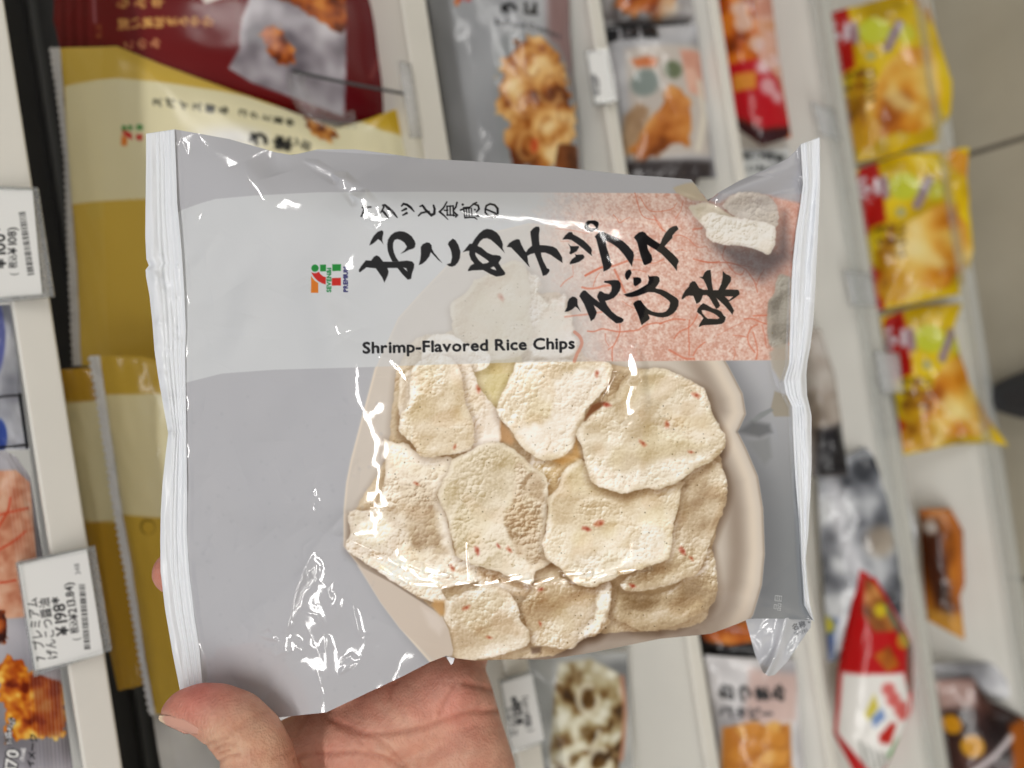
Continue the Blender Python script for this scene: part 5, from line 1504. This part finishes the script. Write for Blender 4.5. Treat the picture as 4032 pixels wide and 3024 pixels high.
# cream fold of the bowl at the lower left
cv.poly(P2(O3, (110, 850), (380, 990), (600, 1130), (780, 1250), (830, 1350), (870, 1520), (860, 1560), (720, 1600), (650, 1530), (450, 1350), (300, 1150)), (212, 202, 193), 1, 4)
cv.poly(P2(O3, (620, 1180), (760, 1250), (800, 1330), (760, 1400), (680, 1330)), (222, 214, 208), .7, 16)
cv.poly(P2(O3, (720, 1120), (800, 1130), (800, 1240), (770, 1250), (700, 1170)), (212, 176, 132), .8, 10)
cv.poly(P2(O3, (1480, 1500), (1560, 1490), (1560, 1540), (1490, 1550)), (130, 112, 104), .6, 8)

lum = (cv.a @ np.array([.3, .59, .11]))[..., None]; cv.a = lum + (cv.a - lum) * (1 - .2 * smooth(0, 6, poly_sd(BOWL, X, Y)))[..., None]
# white band with its soft curl to the left seal
bt = np.interp(X[0], [680, 720, 790, 850, 1000, 1250, 1655, 3110], [848, 825, 800, 783, 770, 757, 755, 764])
bb = np.interp(X[0], [720, 734, 873, 1076, 1400, 1743, 2123, 2632, 3110], [1512, 1506, 1471, 1456, 1447, 1435, 1425, 1421, 1418])
band = smooth(-1.5, 1.5, Y - bt) * smooth(1.5, -1.5, Y - bb)
fadeC = .42 + .50 * (1 - smooth(1000, 1320, Y)) * (1 - smooth(-1, 1, -poly_sd(BOWL, X, Y) * 0 - 1)) * 0
picture = smooth(0, 6, poly_sd(BOWL, X, Y))
cv.a = mix(cv.a, c3(C_BAND) * np.ones_like(cv.a), (band * 1 - .66 * picture)[..., None])
# pink washi panel
nA = gauss_noise(cv.h, cv.w, 1.3, 401); nB = gauss_noise(cv.h, cv.w, 3.2, 402); nC = gauss_noise(cv.h, cv.w, 60, 403)
pk = np.clip(.5 + .22 * nA + .16 * nB + .12 * nC, 0, 1)
pink = c3((214, 158, 139)) + (c3((242, 216, 204)) - c3((214, 158, 139))) * pk[..., None]
edge = 2300 + 150 * np.clip((1000 - Y) / 250, -1.1, 1) * -1 + 40 * nC
pa = smooth(2060, 2580, X + 40 * nC + 26 * nB) * band * (1 - .75 * smooth(980, 1420, Y) * smooth(2420, 2230, X))
cv.a = mix(cv.a, pink, (pa * .93)[..., None])
cv.a = mix(cv.a, c3((196, 138, 122)) * np.ones_like(cv.a), (band * smooth(2960, 3090, X) * .45)[..., None])
RS = (212, 108, 78)
def P4(o, *p): return [(o[0] + a / 4, o[1] + b_ / 4) for a, b_ in p]
D_, E_, C4, B4 = (2200, 1030), (2650, 1030), (2280, 850), (1880, 850)
for P, W, al in ((P4(D_, (420, 220), (560, 150), (680, 90), (850, 70), (1000, 20), (1080, -10)), 12, .85), (P4(D_, (370, 405), (470, 425), (600, 415), (700, 385), (820, 370)), 12, .85), (P4(D_, (880, 130), (930, 230), (980, 350), (1040, 480)), 12, .9),
                 (P4(D_, (640, 170), (590, 250), (560, 330), (545, 390)), 5, .8), (P4(D_, (455, 1095), (560, 1100), (680, 1060), (800, 1080), (950, 1105), (1100, 1095), (1250, 1075), (1350, 1010), (1500, 970), (1620, 970)), 8, .9), (P4(D_, (960, 985), (962, 1105), (900, 1260), (850, 1350), (840, 1450), (845, 1560)), 8, .85),
                 (P4(D_, (250, 1110), (330, 1180), (365, 1280), (330, 1380), (290, 1450), (245, 1570)), 18, .7), (P4(D_, (100, 870), (250, 850), (450, 830), (680, 795)), 10, .6), (P4(D_, (1590, 980), (1720, 930), (1830, 905), (1990, 915)), 9, .9), (P4(D_, (2190, 830), (2120, 960), (2040, 1040), (1900, 1110), (1820, 1210)), 8, .9),
                 (P4(D_, (2060, 920), (2045, 1100), (2055, 1300), (2055, 1470)), 8, .8), (P4(D_, (1740, 1390), (1880, 1470), (2000, 1530), (2130, 1530)), 11, .85), (P4(D_, (1130, 130), (1260, 135), (1370, 165)), 5, .7), (P4(D_, (1000, 620), (1100, 690), (1200, 740)), 4, .7), (P4(D_, (730, 1130), (740, 1240), (790, 1330)), 5, .6), (P4(D_, (780, 1390), (840, 1340)), 7, .8),
                 (P4(E_, (430, -10), (600, 15), (860, 15), (1000, 45), (1150, 130), (1220, 220), (1290, 330), (1330, 480)), 8, .85), (P4(E_, (850, 30), (920, 120), (1000, 190), (1080, 200), (1120, 140)), 9, .7), (P4(E_, (1310, 370), (1370, 230), (1440, 120)), 6, .75), (P4(E_, (1270, 855), (1470, 845)), 9, .95), (P4(E_, (1120, 905), (1250, 900), (1370, 950), (1480, 985)), 8, .85),
                 (P4(E_, (1330, 990), (1240, 1040), (1185, 1140), (1180, 1240), (1220, 1340), (1290, 1430)), 8, .85), (P4(E_, (950, 1160), (1060, 1170), (1170, 1195)), 6, .7), (P4(E_, (1260, 1110), (1300, 1250), (1330, 1400), (1310, 1540)), 8, .8), (P4(E_, (1400, 1000), (1440, 1150), (1470, 1350)), 8, .6), (P4(E_, (500, 1270), (380, 1370), (320, 1480)), 7, .85), (P4(E_, (950, 1340), (980, 1430), (950, 1540)), 5, .6), (P4(E_, (700, 1160), (900, 1050), (1100, 960)), 5, .5),
                 (P4(C4, (540, -20), (600, 50), (640, 110), (720, 60), (800, 20)), 6, .7), (P4(C4, (1180, 0), (1240, 110), (1290, 190), (1360, 245)), 8, .85), (P4(C4, (1500, 310), (1600, 305), (1720, 360), (1810, 450), (1900, 495), (2010, 480)), 5, .75), (P4(C4, (1510, 550), (1610, 535), (1700, 560)), 4, .7), (P4(C4, (1800, 680), (1950, 715), (2090, 735), (2211, 715)), 7, .9), (P4(C4, (1800, 215), (1930, 195)), 12, .85), (P4(C4, (860, 690), (940, 690), (1050, 720), (1180, 745), (1330, 685)), 7, .7),
                 (P4(B4, (1310, 1110), (1380, 1030), (1500, 950)), 8, .6), (P4(B4, (1500, 780), (1510, 920)), 4, .6), (P4(B4, (1310, 400), (1440, 400)), 4, .5), (P4(B4, (1230, 200), (1500, 230), (1750, 280)), 5, .5), (P4(B4, (1700, 940), (1800, 880), (1960, 810)), 11, .8), (P4(B4, (1810, 0), (1805, 60)), 4, .6),
                 ([(2520, 775), (2560, 830), (2640, 825), (2665, 800)], 5, .8), ([(2500, 760), (2530, 850), (2590, 870), (2610, 910)], 6, .8), ([(2690, 790), (2680, 830), (2660, 860)], 5, .8), ([(2860, 960), (2845, 1010), (2870, 1035), (2950, 1050)], 6, .8)):
    cv.stroke(bez(P, 5), W * .72, RS, al * .68, 2.2)
# single chips and shade at the right end of the print
cv.poly([(2700, 760), (3000, 740), (3110, 1000), (3090, 1100), (2960, 1110), (2800, 1010)], (84, 78, 84), .38, 80)
cv.poly([(2820, 965), (3060, 985), (3090, 840), (3110, 1020), (3000, 1100), (2900, 1060)], (50, 48, 56), .55, 36)
P3_ = lambda *p: [(2500 + a / 2.667, 500 + b_ / 2.667) for a, b_ in p]
cv.poly(P3_((400, 640), (440, 620), (540, 590), (620, 580), (700, 700), (760, 780), (600, 770), (430, 690)), (190, 176, 152), .95, 6)
cv.poly(P3_((1000, 600), (1700, 220), (1770, 620), (1740, 800), (1400, 720), (1100, 680), (880, 800), (780, 770)), (168, 168, 174), .9, 10)
chip(np.array(P3_((560, 840), (760, 790), (900, 850), (1040, 940), (1100, 940), (900, 1000), (720, 1000), (640, 960))), 300, -.6, .5, 12, (176, 162, 134), (226, 219, 200), (208, 198, 176), .1, .3)
chip(np.array(P3_((990, 730), (1080, 690), (1240, 680), (1400, 730), (1490, 830), (1515, 960), (1480, 1060), (1350, 1040), (1160, 980), (1060, 940), (920, 830))), 302, -.7, 1.0, 18, (158, 144, 136), (222, 214, 206), (200, 190, 181), .2, .1)
chip(np.array(P3_((670, 990), (780, 900), (960, 930), (1120, 960), (1300, 990), (1440, 1020), (1480, 1100), (1470, 1240), (1400, 1335), (1280, 1290), (1200, 1260), (1000, 1240), (850, 1220), (750, 1150), (740, 1080))), 304, .4, 2.4, 12, (190, 172, 144), (242, 240, 236), (228, 222, 210), .3, .2)
chip(np.array(P4((2900, 1000), (650, 345), (760, 335), (870, 420), (860, 900), (830, 1380), (700, 1480), (560, 1470), (490, 1320), (480, 1000), (500, 750), (580, 640), (610, 480))), 306, -.8, .7, 18, (112, 104, 92), (192, 188, 176), (158, 152, 140), .25, .2)
cv.poly([(3030, 1390), (3070, 1350), (3110, 1360), (3110, 1500), (3075, 1500), (3040, 1450)], (176, 168, 156), .9, 8)
cv.poly([(3034, 1610), (3050, 1540), (3110, 1560), (3112, 1640), (3050, 1640)], (156, 148, 134), .95, 6)
cv.poly([(2940, 1668), (2990, 1626), (3036, 1606), (3046, 1616), (2976, 1662)], (134, 138, 140), .9, 5)
cv.poly([(2905, 1700), (2990, 1722), (3040, 1702), (3030, 1670), (2960, 1660)], (94, 96, 100), .8, 14)
cv.poly([(2940, 1740), (3030, 1720), (3040, 1800), (3010, 1830), (2970, 1780)], (130, 132, 134), .7, 14)

# brush lettering, traced stroke outlines
INK = (16, 15, 17)
GL = [((1380, 850), [[(298, 465), (320, 400), (370, 310), (430, 250), (490, 228), (515, 240), (518, 280), (505, 330), (500, 385), (518, 445), (480, 395), (435, 365), (400, 400), (350, 440)],
                     [(660, 720), (615, 630), (588, 545), (578, 450), (592, 375), (635, 305), (695, 260), (770, 242), (845, 250), (905, 278), (965, 325), (1008, 390), (1024, 440), (1014, 490), (990, 515), (920, 535), (850, 572), (790, 597), (850, 545), (890, 485), (850, 420), (790, 380), (740, 365), (693, 380), (672, 430), (670, 500), (685, 580), (715, 650), (760, 720)],
                     [(135, 880), (135, 845), (170, 790), (240, 702), (325, 705), (370, 645), (410, 622), (450, 640), (515, 722), (660, 722), (760, 718), (890, 705), (970, 718), (1005, 760), (1000, 815), (970, 900), (955, 990), (903, 1005), (820, 920), (740, 820), (580, 820), (600, 880), (590, 930), (535, 1050), (500, 970), (400, 825), (250, 810), (200, 850), (150, 888)],
                     [(1075, 775), (1100, 690), (1110, 600), (1108, 490), (1140, 445), (1200, 418), (1245, 425), (1275, 460), (1282, 520), (1310, 575), (1445, 742), (1380, 690), (1265, 570), (1240, 640), (1190, 705), (1130, 755)],
                     [(1515, 765), (1580, 745), (1600, 650), (1590, 570), (1570, 510), (1537, 450), (1550, 410), (1610, 358), (1650, 380), (1700, 460), (1730, 560), (1725, 660), (1695, 730), (1650, 780), (1600, 800), (1550, 790)]],
       [[(832, 815), (880, 825), (897, 875), (865, 850)]]),
      ((1880, 850), [[(-230, 572), (-125, 440), (-85, 440), (-40, 360), (30, 275), (90, 225), (150, 205), (220, 215), (300, 260), (350, 320), (385, 400), (400, 450), (395, 510), (430, 583), (350, 500), (270, 425), (210, 375), (150, 350), (90, 360), (40, 400), (10, 450), (0, 475), (60, 500), (155, 580), (240, 617), (300, 617), (355, 630), (378, 665), (330, 740), (380, 820), (437, 895), (430, 928), (380, 945), (300, 955), (210, 920), (90, 852), (-80, 858), (-150, 870), (-145, 840), (-110, 785), (-50, 750), (-100, 690), (-130, 610), (-128, 548), (-180, 555)],
                     [(462, 487), (500, 430), (560, 390), (620, 368), (660, 372), (690, 450), (740, 545), (765, 575), (800, 520), (860, 470), (838, 300), (833, 248), (880, 195), (920, 170), (970, 172), (980, 210), (968, 300), (970, 380), (980, 460), (1080, 465), (1190, 485), (1250, 520), (1290, 580), (1335, 660), (1335, 705), (1340, 740), (1250, 680), (1150, 610), (1070, 578), (1000, 578), (1010, 640), (1040, 720), (1095, 825), (1130, 840), (1135, 870), (1110, 905), (1085, 930), (1030, 945), (1010, 870), (940, 690), (900, 585), (840, 600), (785, 630), (800, 740), (822, 808), (760, 740), (640, 610), (530, 497)],
                     [(1338, 372), (1380, 310), (1440, 255), (1490, 258), (1505, 290), (1580, 330), (1670, 385), (1730, 440), (1785, 500), (1803, 540), (1795, 585), (1805, 632), (1740, 580), (1660, 510), (1570, 440), (1480, 380), (1420, 368)],
                     [(1428, 437), (1470, 475), (1530, 478), (1595, 475), (1600, 500), (1560, 560), (1470, 605), (1448, 590), (1465, 540), (1455, 480)],
                     [(1537, 600), (1560, 612), (1660, 608), (1688, 645), (1670, 675), (1600, 725), (1540, 745), (1455, 763), (1455, 735), (1490, 680), (1545, 640)],
                     [(1677, 180), (1700, 110), (1740, 75), (1850, 70), (1905, 100), (1912, 130), (1895, 190), (1903, 232), (1880, 215), (1800, 250), (1740, 245), (1690, 215)]],
       [[(-33, 575), (30, 610), (120, 670), (185, 722), (150, 745), (85, 755), (30, 710), (-15, 650), (-35, 610)], [(200, 822), (255, 795), (280, 820), (297, 858), (250, 845)], [(1740, 155), (1780, 120), (1820, 130), (1865, 175), (1862, 195), (1800, 200), (1755, 185)]]),
      ((2280, 850), [[(247, 325), (280, 290), (320, 250), (380, 246), (420, 275), (520, 315), (620, 355), (700, 405), (780, 480), (855, 570), (865, 620), (855, 690), (840, 750), (835, 798), (780, 715), (700, 600), (620, 510), (540, 450), (480, 415), (420, 388), (430, 480), (460, 580), (490, 680), (515, 775), (490, 820), (440, 855), (385, 877), (380, 800), (340, 640), (300, 480), (270, 360)],
                     [(862, 340), (885, 310), (940, 262), (1000, 246), (1040, 265), (1070, 305), (1140, 355), (1200, 395), (1270, 440), (1285, 430), (1310, 360), (1360, 270), (1420, 200), (1480, 165), (1535, 155), (1555, 185), (1565, 210), (1520, 250), (1470, 310), (1470, 345), (1400, 420), (1345, 480), (1400, 530), (1480, 600), (1555, 680), (1570, 720), (1545, 775), (1540, 865), (1490, 800), (1400, 700), (1290, 590), (1200, 530), (1100, 470), (1070, 450), (1090, 540), (1140, 620), (1155, 690), (1130, 740), (1050, 775), (1020, 770), (990, 690), (960, 590), (920, 430), (900, 385)]], []),
      ((2200, 1030), [[(92, 792), (130, 720), (140, 640), (165, 585), (215, 550), (260, 560), (295, 595), (297, 660), (300, 690), (348, 790), (300, 735), (262, 708), (210, 755), (150, 785)],
                      [(325, 545), (345, 500), (385, 455), (420, 455), (520, 550), (645, 645), (605, 560), (610, 530), (640, 470), (670, 468), (720, 500), (790, 512), (825, 470), (835, 410), (825, 370), (790, 345), (710, 328), (720, 305), (800, 297), (870, 290), (940, 295), (975, 340), (978, 400), (960, 460), (920, 520), (870, 570), (790, 605), (730, 620), (770, 700), (840, 790), (920, 855), (990, 885), (1020, 910), (1018, 940), (980, 965), (905, 972), (800, 890), (700, 800), (610, 725), (550, 685), (570, 735), (600, 800), (580, 860), (560, 900), (505, 938), (490, 890), (450, 790), (400, 670), (360, 600)],
                      [(1042, 205), (1060, 155), (1100, 125), (1130, 130), (1150, 180), (1120, 245), (1085, 290), (1060, 275), (1045, 235)], [(1172, 250), (1240, 245), (1290, 262), (1305, 300), (1290, 335), (1250, 365), (1210, 390), (1180, 370), (1175, 310)],
                      [(1025, 520), (1060, 505), (1150, 480), (1240, 445), (1330, 395), (1400, 350), (1420, 290), (1408, 212), (1430, 235), (1490, 228), (1550, 228), (1585, 255), (1590, 310), (1560, 365), (1525, 410), (1530, 425), (1620, 440), (1700, 475), (1780, 525), (1860, 575), (1890, 620), (1885, 690), (1855, 760), (1800, 820), (1720, 865), (1640, 880), (1560, 873), (1480, 850), (1405, 830), (1430, 880), (1430, 905), (1400, 930), (1305, 1000), (1290, 960), (1255, 850), (1200, 730), (1172, 665), (1200, 630), (1250, 608), (1295, 612), (1340, 680), (1400, 745), (1470, 785), (1560, 805), (1630, 805), (1690, 785), (1735, 730), (1755, 650), (1740, 620), (1690, 580), (1600, 520), (1510, 485), (1410, 480), (1370, 495), (1250, 540), (1150, 560), (1080, 555)]], []),
      ((2650, 1030), [[(132, 590), (150, 530), (195, 450), (250, 395), (265, 345), (305, 310), (345, 312), (380, 360), (410, 415), (480, 445), (550, 445), (525, 370), (480, 280), (415, 243), (465, 240), (500, 170), (540, 138), (590, 132), (600, 200), (610, 330), (630, 450), (715, 450), (760, 350), (780, 260), (785, 148), (830, 195), (890, 220), (915, 250), (910, 310), (870, 370), (825, 440), (930, 440), (1025, 445), (1045, 480), (1048, 515), (980, 570), (880, 630), (920, 690), (960, 770), (935, 838), (900, 790), (800, 680), (680, 570), (720, 640), (740, 690), (720, 725), (680, 745), (640, 680), (570, 560), (530, 525), (470, 530), (450, 590), (420, 640), (370, 665), (350, 610), (320, 540), (250, 535), (205, 550), (160, 590)],
                      [(378, 790), (390, 740), (430, 690), (475, 655), (530, 680), (620, 735), (700, 755), (760, 790), (800, 850), (830, 875), (825, 910), (810, 950), (770, 980), (680, 992), (550, 998), (470, 1003), (405, 1030), (420, 985), (450, 935), (480, 890), (440, 840), (395, 810)]],
       [[(815, 548), (950, 548), (880, 610)], [(450, 765), (500, 765), (570, 785), (640, 815), (700, 855), (735, 890), (700, 905), (620, 900), (545, 900), (500, 860), (460, 810)]])]
for o, polys, holes in GL:
    hs = [P4(o, *h) for h in holes]
    for P in polys: cv.poly(P4(o, *P), INK, .97, 1.6, hs)
T_ = (1400, 740)
for P, W in (([(430, 275), (465, 270), (530, 330), (600, 395), (655, 465)], [30, 34, 46, 40, 16]), ([(445, 300), (420, 350), (400, 385)], [28, 24, 22]), ([(430, 365), (470, 410), (515, 470)], [34, 36, 14]),
             ([(725, 285), (755, 250), (810, 265), (870, 310), (922, 372)], [22, 32, 38, 38, 14]), ([(730, 360), (795, 328)], [22, 38]), ([(745, 428), (805, 396)], [22, 38]),
             ([(1015, 290), (1055, 275), (1100, 340), (1150, 390), (1195, 430), (1240, 405), (1245, 330), (1228, 275)], [20, 32, 36, 38, 42, 40, 36, 28]), ([(992, 438), (1035, 395), (1110, 378), (1160, 372)], [24, 30, 28, 24]),
             ([(1438, 220), (1385, 315), (1325, 375)], [18, 28, 30]), ([(1325, 375), (1395, 435), (1455, 498)], [34, 24, 10]), ([(1440, 288), (1445, 430)], 22), ([(1490, 282), (1492, 430)], 20), ([(1536, 282), (1545, 440)], 22), ([(1440, 290), (1540, 282)], 20), ([(1440, 425), (1560, 432)], 22), ([(1400, 352), (1450, 352)], 22), ([(1540, 360), (1580, 300), (1598, 230)], [22, 26, 26]), ([(1545, 375), (1600, 428), (1578, 455)], [24, 34, 26]),
             ([(1688, 262)] * 2, 36), ([(1655, 348), (1710, 325), (1800, 318)], [26, 26, 20]), ([(1708, 350), (1722, 470), (1800, 462), (1870, 462), (1915, 496)], [20, 26, 24, 26, 12]), ([(1745, 330), (1750, 440)], 18), ([(1785, 310), (1790, 440)], 18), ([(1825, 320), (1832, 432)], 18), ([(1700, 310), (1800, 302), (1862, 252), (1905, 230)], [18, 20, 26, 24]), ([(1850, 252), (1930, 275), (1946, 330), (1905, 378)], [18, 30, 30, 22]), ([(1880, 342)] * 2, 28), ([(1905, 440), (1938, 438)], [26, 38]),
             ([(2048, 335), (2120, 362), (2200, 398)], [26, 26, 28]), ([(2045, 335), (2058, 282), (2120, 252), (2190, 268), (2238, 325), (2238, 400), (2195, 452)], [26, 28, 30, 32, 34, 34, 22]), ([(2045, 335), (2042, 385), (2090, 440), (2170, 465), (2200, 430)], [26, 26, 26, 26, 24]),
             ([(90, 448), (130, 350), (150, 250)], [24, 22, 20]), ([(110, 310), (240, 300)], 24), ([(120, 400), (220, 400), (300, 440)], [24, 24, 12])):
    W = [x / 4 for x in W] if not np.isscalar(W) else W / 4
    cv.stroke(bez(P4(T_, *P), 5) if len(P) > 2 and not np.isscalar(W) and False else P4(T_, *P), W, INK, .95, 1.6)
cv.text('Shrimp-Flavored Rice Chips', 1427, 1391, 62, 1.3, (24, 24, 27), bold=1.7, sx=1.141, step=None)
# emblem and its two upright words
q = lambda a, b_: (1180 + a / 7.975, 1000 + b_ / 7.975)
GR, RD, OG = (24, 134, 52), (196, 30, 24), (214, 118, 28)
cv.disc(*q(480, 445), 14.2, GR, 1, 1.2)
cv.poly([q(640, 338), q(826, 332), q(824, 545), q(645, 545)], GR, 1, 1.2); cv.poly([q(1022, 322), q(1298, 320), q(1290, 530), q(1022, 535)], GR, 1, 1.2)
cv.poly([q(365, 575), q(440, 605), q(520, 600), q(600, 558), q(650, 635), q(730, 700), q(825, 735), q(815, 955), q(700, 920), q(580, 850), q(480, 760), q(410, 660)], RD, 1, 1.2)
cv.poly([q(362, 690), q(420, 780), q(500, 860), q(585, 915), q(582, 1220), q(352, 1220)], OG, 1, 1.2)
cv.poly([q(1012, 755), q(1292, 750), q(1292, 990), q(1010, 990)], RD, 1, 1.2)
cv.text('SEVEN&i', *q(985, 1205), 24.5, 90, (44, 132, 76), bold=1.0, sx=1.02)
cv.text('PREMIUM', *q(1505, 1200), 24.5, 90, (54, 52, 104), bold=1.0, sx=.97)
for dd_, kk_ in ((1.6, (84, 88, 92)), (0.2, (206, 208, 210))):
    cv.text('品目', 3072, 2408, 34, 84, kk_, bold=dd_)
# tiny print scuffs
rs = np.random.default_rng(77)
for i in range(160):
    x, y = rs.uniform(720, 1500), rs.uniform(1550, 2800)
    cv.disc(x, y, rs.uniform(3, 9), (160, 160, 168), rs.uniform(.05, .22), 5)

NU, NVV = 1060, 900
GX, GY = coons(TOP, RIGHT, BOTTOM, LEFT, NU, NVV)
uu = np.linspace(0, 1, NU)[None] * np.ones((NVV, 1)); vv = np.linspace(0, 1, NVV)[:, None] * np.ones((1, NU))
hh = relief(GX, GY, uu, vv)
hh += 0.00010 * gauss_noise(NVV, NU, 26, 501) * smooth(0, .1, uu) * (.25 + .75 * smooth(1350, 1600, GY)) + 0.000035 * gauss_noise(NVV, NU, 9, 502)
hh = hh * smooth(0, .012, uu) * smooth(1, .99, uu) + 0.0002
DEP = dplane(GX, GY) - hh
# tuck the rolled upper-right corner and lower edge away from the viewer
PV = at_depth(GX, GY, DEP)
pack = empty('rice_chip_pack', at_depth(np.array(1900.), np.array(1650.), np.array(.236)), 'grey and white pack of shrimp rice chips held up in front of the shelves', 'snack bag')
film = mesh_obj('front_film', PV.reshape(-1, 3), grid_faces(NVV, NU), M_HELD, pack, cv.sample(GX, GY).reshape(-1, 3))
# back film
ju = np.linspace(0, NU - 1, 90).astype(int); jv = np.linspace(0, NVV - 1, 80).astype(int); ix = np.ix_(jv, ju)
eb = np.clip(np.minimum(np.minimum(uu[ix] / .25, (1 - uu[ix]) / .25), np.minimum(vv[ix] / .25, (1 - vv[ix]) / .3)), 0, 1)
DB = dplane(GX[ix], GY[ix]) + 0.0085 * np.sqrt(eb) + 0.0006 * gauss_noise(80, 90, 6, 7) * eb - 0.0001
DB = np.maximum(DB, DEP[ix] + .0001)
mesh_obj('back_film', at_depth(GX[ix], GY[ix], DB).reshape(-1, 3), grid_faces(80, 90, 0, True), M_SEAL, pack, np.broadcast_to(c3((196, 197, 201)), (7200, 3)))


def held_seal(outer, inner, ribs, seed, nv=420, nu=70, kinks=(), color=(228, 231, 236)):
    O = resample(outer, nv); I = resample(inner, nv); u = np.linspace(0, 1, nu)[None, :, None]
    S = O[:, None] * (1 - u) + I[:, None] * u
    x, y = S[..., 0], S[..., 1]; U = u[..., 0] * np.ones((nv, 1)); Vp = np.linspace(0, 1, nv)[:, None] * np.ones((1, nu))
    h = 0.0004 + 0.00013 * np.cos(U * ribs * 2 * np.pi) * smooth(.25, .42, U) * smooth(1, .9, U) + 0.0006 * gauss_noise(nv, nu, 10, seed, 46) + 0.00008 * gauss_noise(nv, nu, 3, seed + 3, 7)
    for (ky, kx, r, a) in kinks:
        h += a * np.exp(-(((y - ky) / r) ** 2 + ((x - kx) / r) ** 2))
    h -= 0.0030 * smooth(.25, 0, U) * 0.3
    V1 = at_depth(x, y, dplane(x, y) - h).reshape(-1, 3); V2 = at_depth(x, y, dplane(x, y) - h + .0003).reshape(-1, 3)
    C = np.broadcast_to(c3(color), (nv * nu, 3)); N_ = nv * nu
    i = np.arange(N_).reshape(nv, nu)
    ring = np.r_[i[0, :-1], i[:-1, -1], i[-1, :0:-1], i[:0:-1, 0]]; nx = np.roll(ring, -1)
    F = np.concatenate([grid_faces(nv, nu), grid_faces(nv, nu, N_, True), np.stack([ring, nx, nx + N_, ring + N_], -1)])
    return mesh_obj('seal', np.concatenate([V1, V2]), F, M_SEAL, pack, np.concatenate([C, C]))


rk = np.random.default_rng(4)
KL = [(1045, 590, 16, -.0012), (1090, 620, 22, .0012), (1130, 660, 18, -.0008), (1170, 690, 16, .0007), (1260, 640, 20, .0006), (1340, 700, 14, .0007), (1400, 660, 24, -.0007), (1470, 640, 16, .0007), (1560, 655, 26, .0009), (1640, 690, 20, -.0007), (1710, 672, 18, .0010)] + [(rk.uniform(1000, 1750), rk.uniform(600, 725), rk.uniform(7, 14), rk.uniform(-.0004, .0005)) for _ in range(46)]
held_seal(OUTL, LEFT, 7, 601, kinks=KL)
KR = [(1500, 3130, 40, .0012), (1600, 3150, 26, -.0012), (1100, 3160, 14, .0005), (1270, 3150, 14, .0004)] + [(rk.uniform(600, 1900), rk.uniform(3130, 3210), rk.uniform(7, 12), rk.uniform(-.0003, .0004)) for _ in range(26)]
held_seal(OUTR, RIGHT, 6, 611, kinks=KR)

# folded corner hanging below, at the right
FL = ([(2930, 2420), (3000, 2400), (3100, 2390), (3196, 2430)], [(3196, 2430), (3192, 2470), (3150, 2530), (3100, 2605), (3050, 2658)], [(2972, 2575), (3005, 2648), (3025, 2662), (3050, 2658)], [(2930, 2420), (2952, 2500), (2972, 2575)])
FX, FY = coons(*FL, 110, 110)
cf = Canvas(2900, 2370, 3230, 2690, .8, (190, 191, 196))
cf.poly([(3060, 2380), (3210, 2400), (3190, 2480), (3120, 2600), (3090, 2560)], (176, 178, 182), .8, 14)
cf.text('名称・米菓', 3122, 2482, 28, 18, (90, 92, 96), bold=1); cf.text('原材料', 3128, 2506, 20, 18, (120, 122, 126), bold=.6)
uf = np.linspace(0, 1, 110)[None]; vf = np.linspace(0, 1, 110)[:, None]
fd = dplane(FX, FY) + .0015 + .004 * vf + .0012 * gauss_noise(110, 110, 14, 71) * vf - .002 * np.exp(-((uf - .62 - .1 * vf) / .10) ** 2)
mesh_obj('folded_corner', at_depth(FX, FY, fd).reshape(-1, 3), grid_faces(110, 110), M_HELD, pack, cf.sample(FX, FY).reshape(-1, 3))
# small white end of the back seam showing under the lower edge
sx_, sy_ = coons([(1752, 2578), (1790, 2590)], [(1790, 2590), (1784, 2612)], [(1776, 2618), (1784, 2612)], [(1752, 2578), (1776, 2618)], 6, 6)
mesh_obj('back_seam', at_depth(sx_, sy_, dplane(sx_, sy_) + .0006).reshape(-1, 3), grid_faces(6, 6), M_SEAL, pack, np.broadcast_to(c3((236, 236, 240)), (36, 3)))
# clear printed contents marks on the lower right of the film
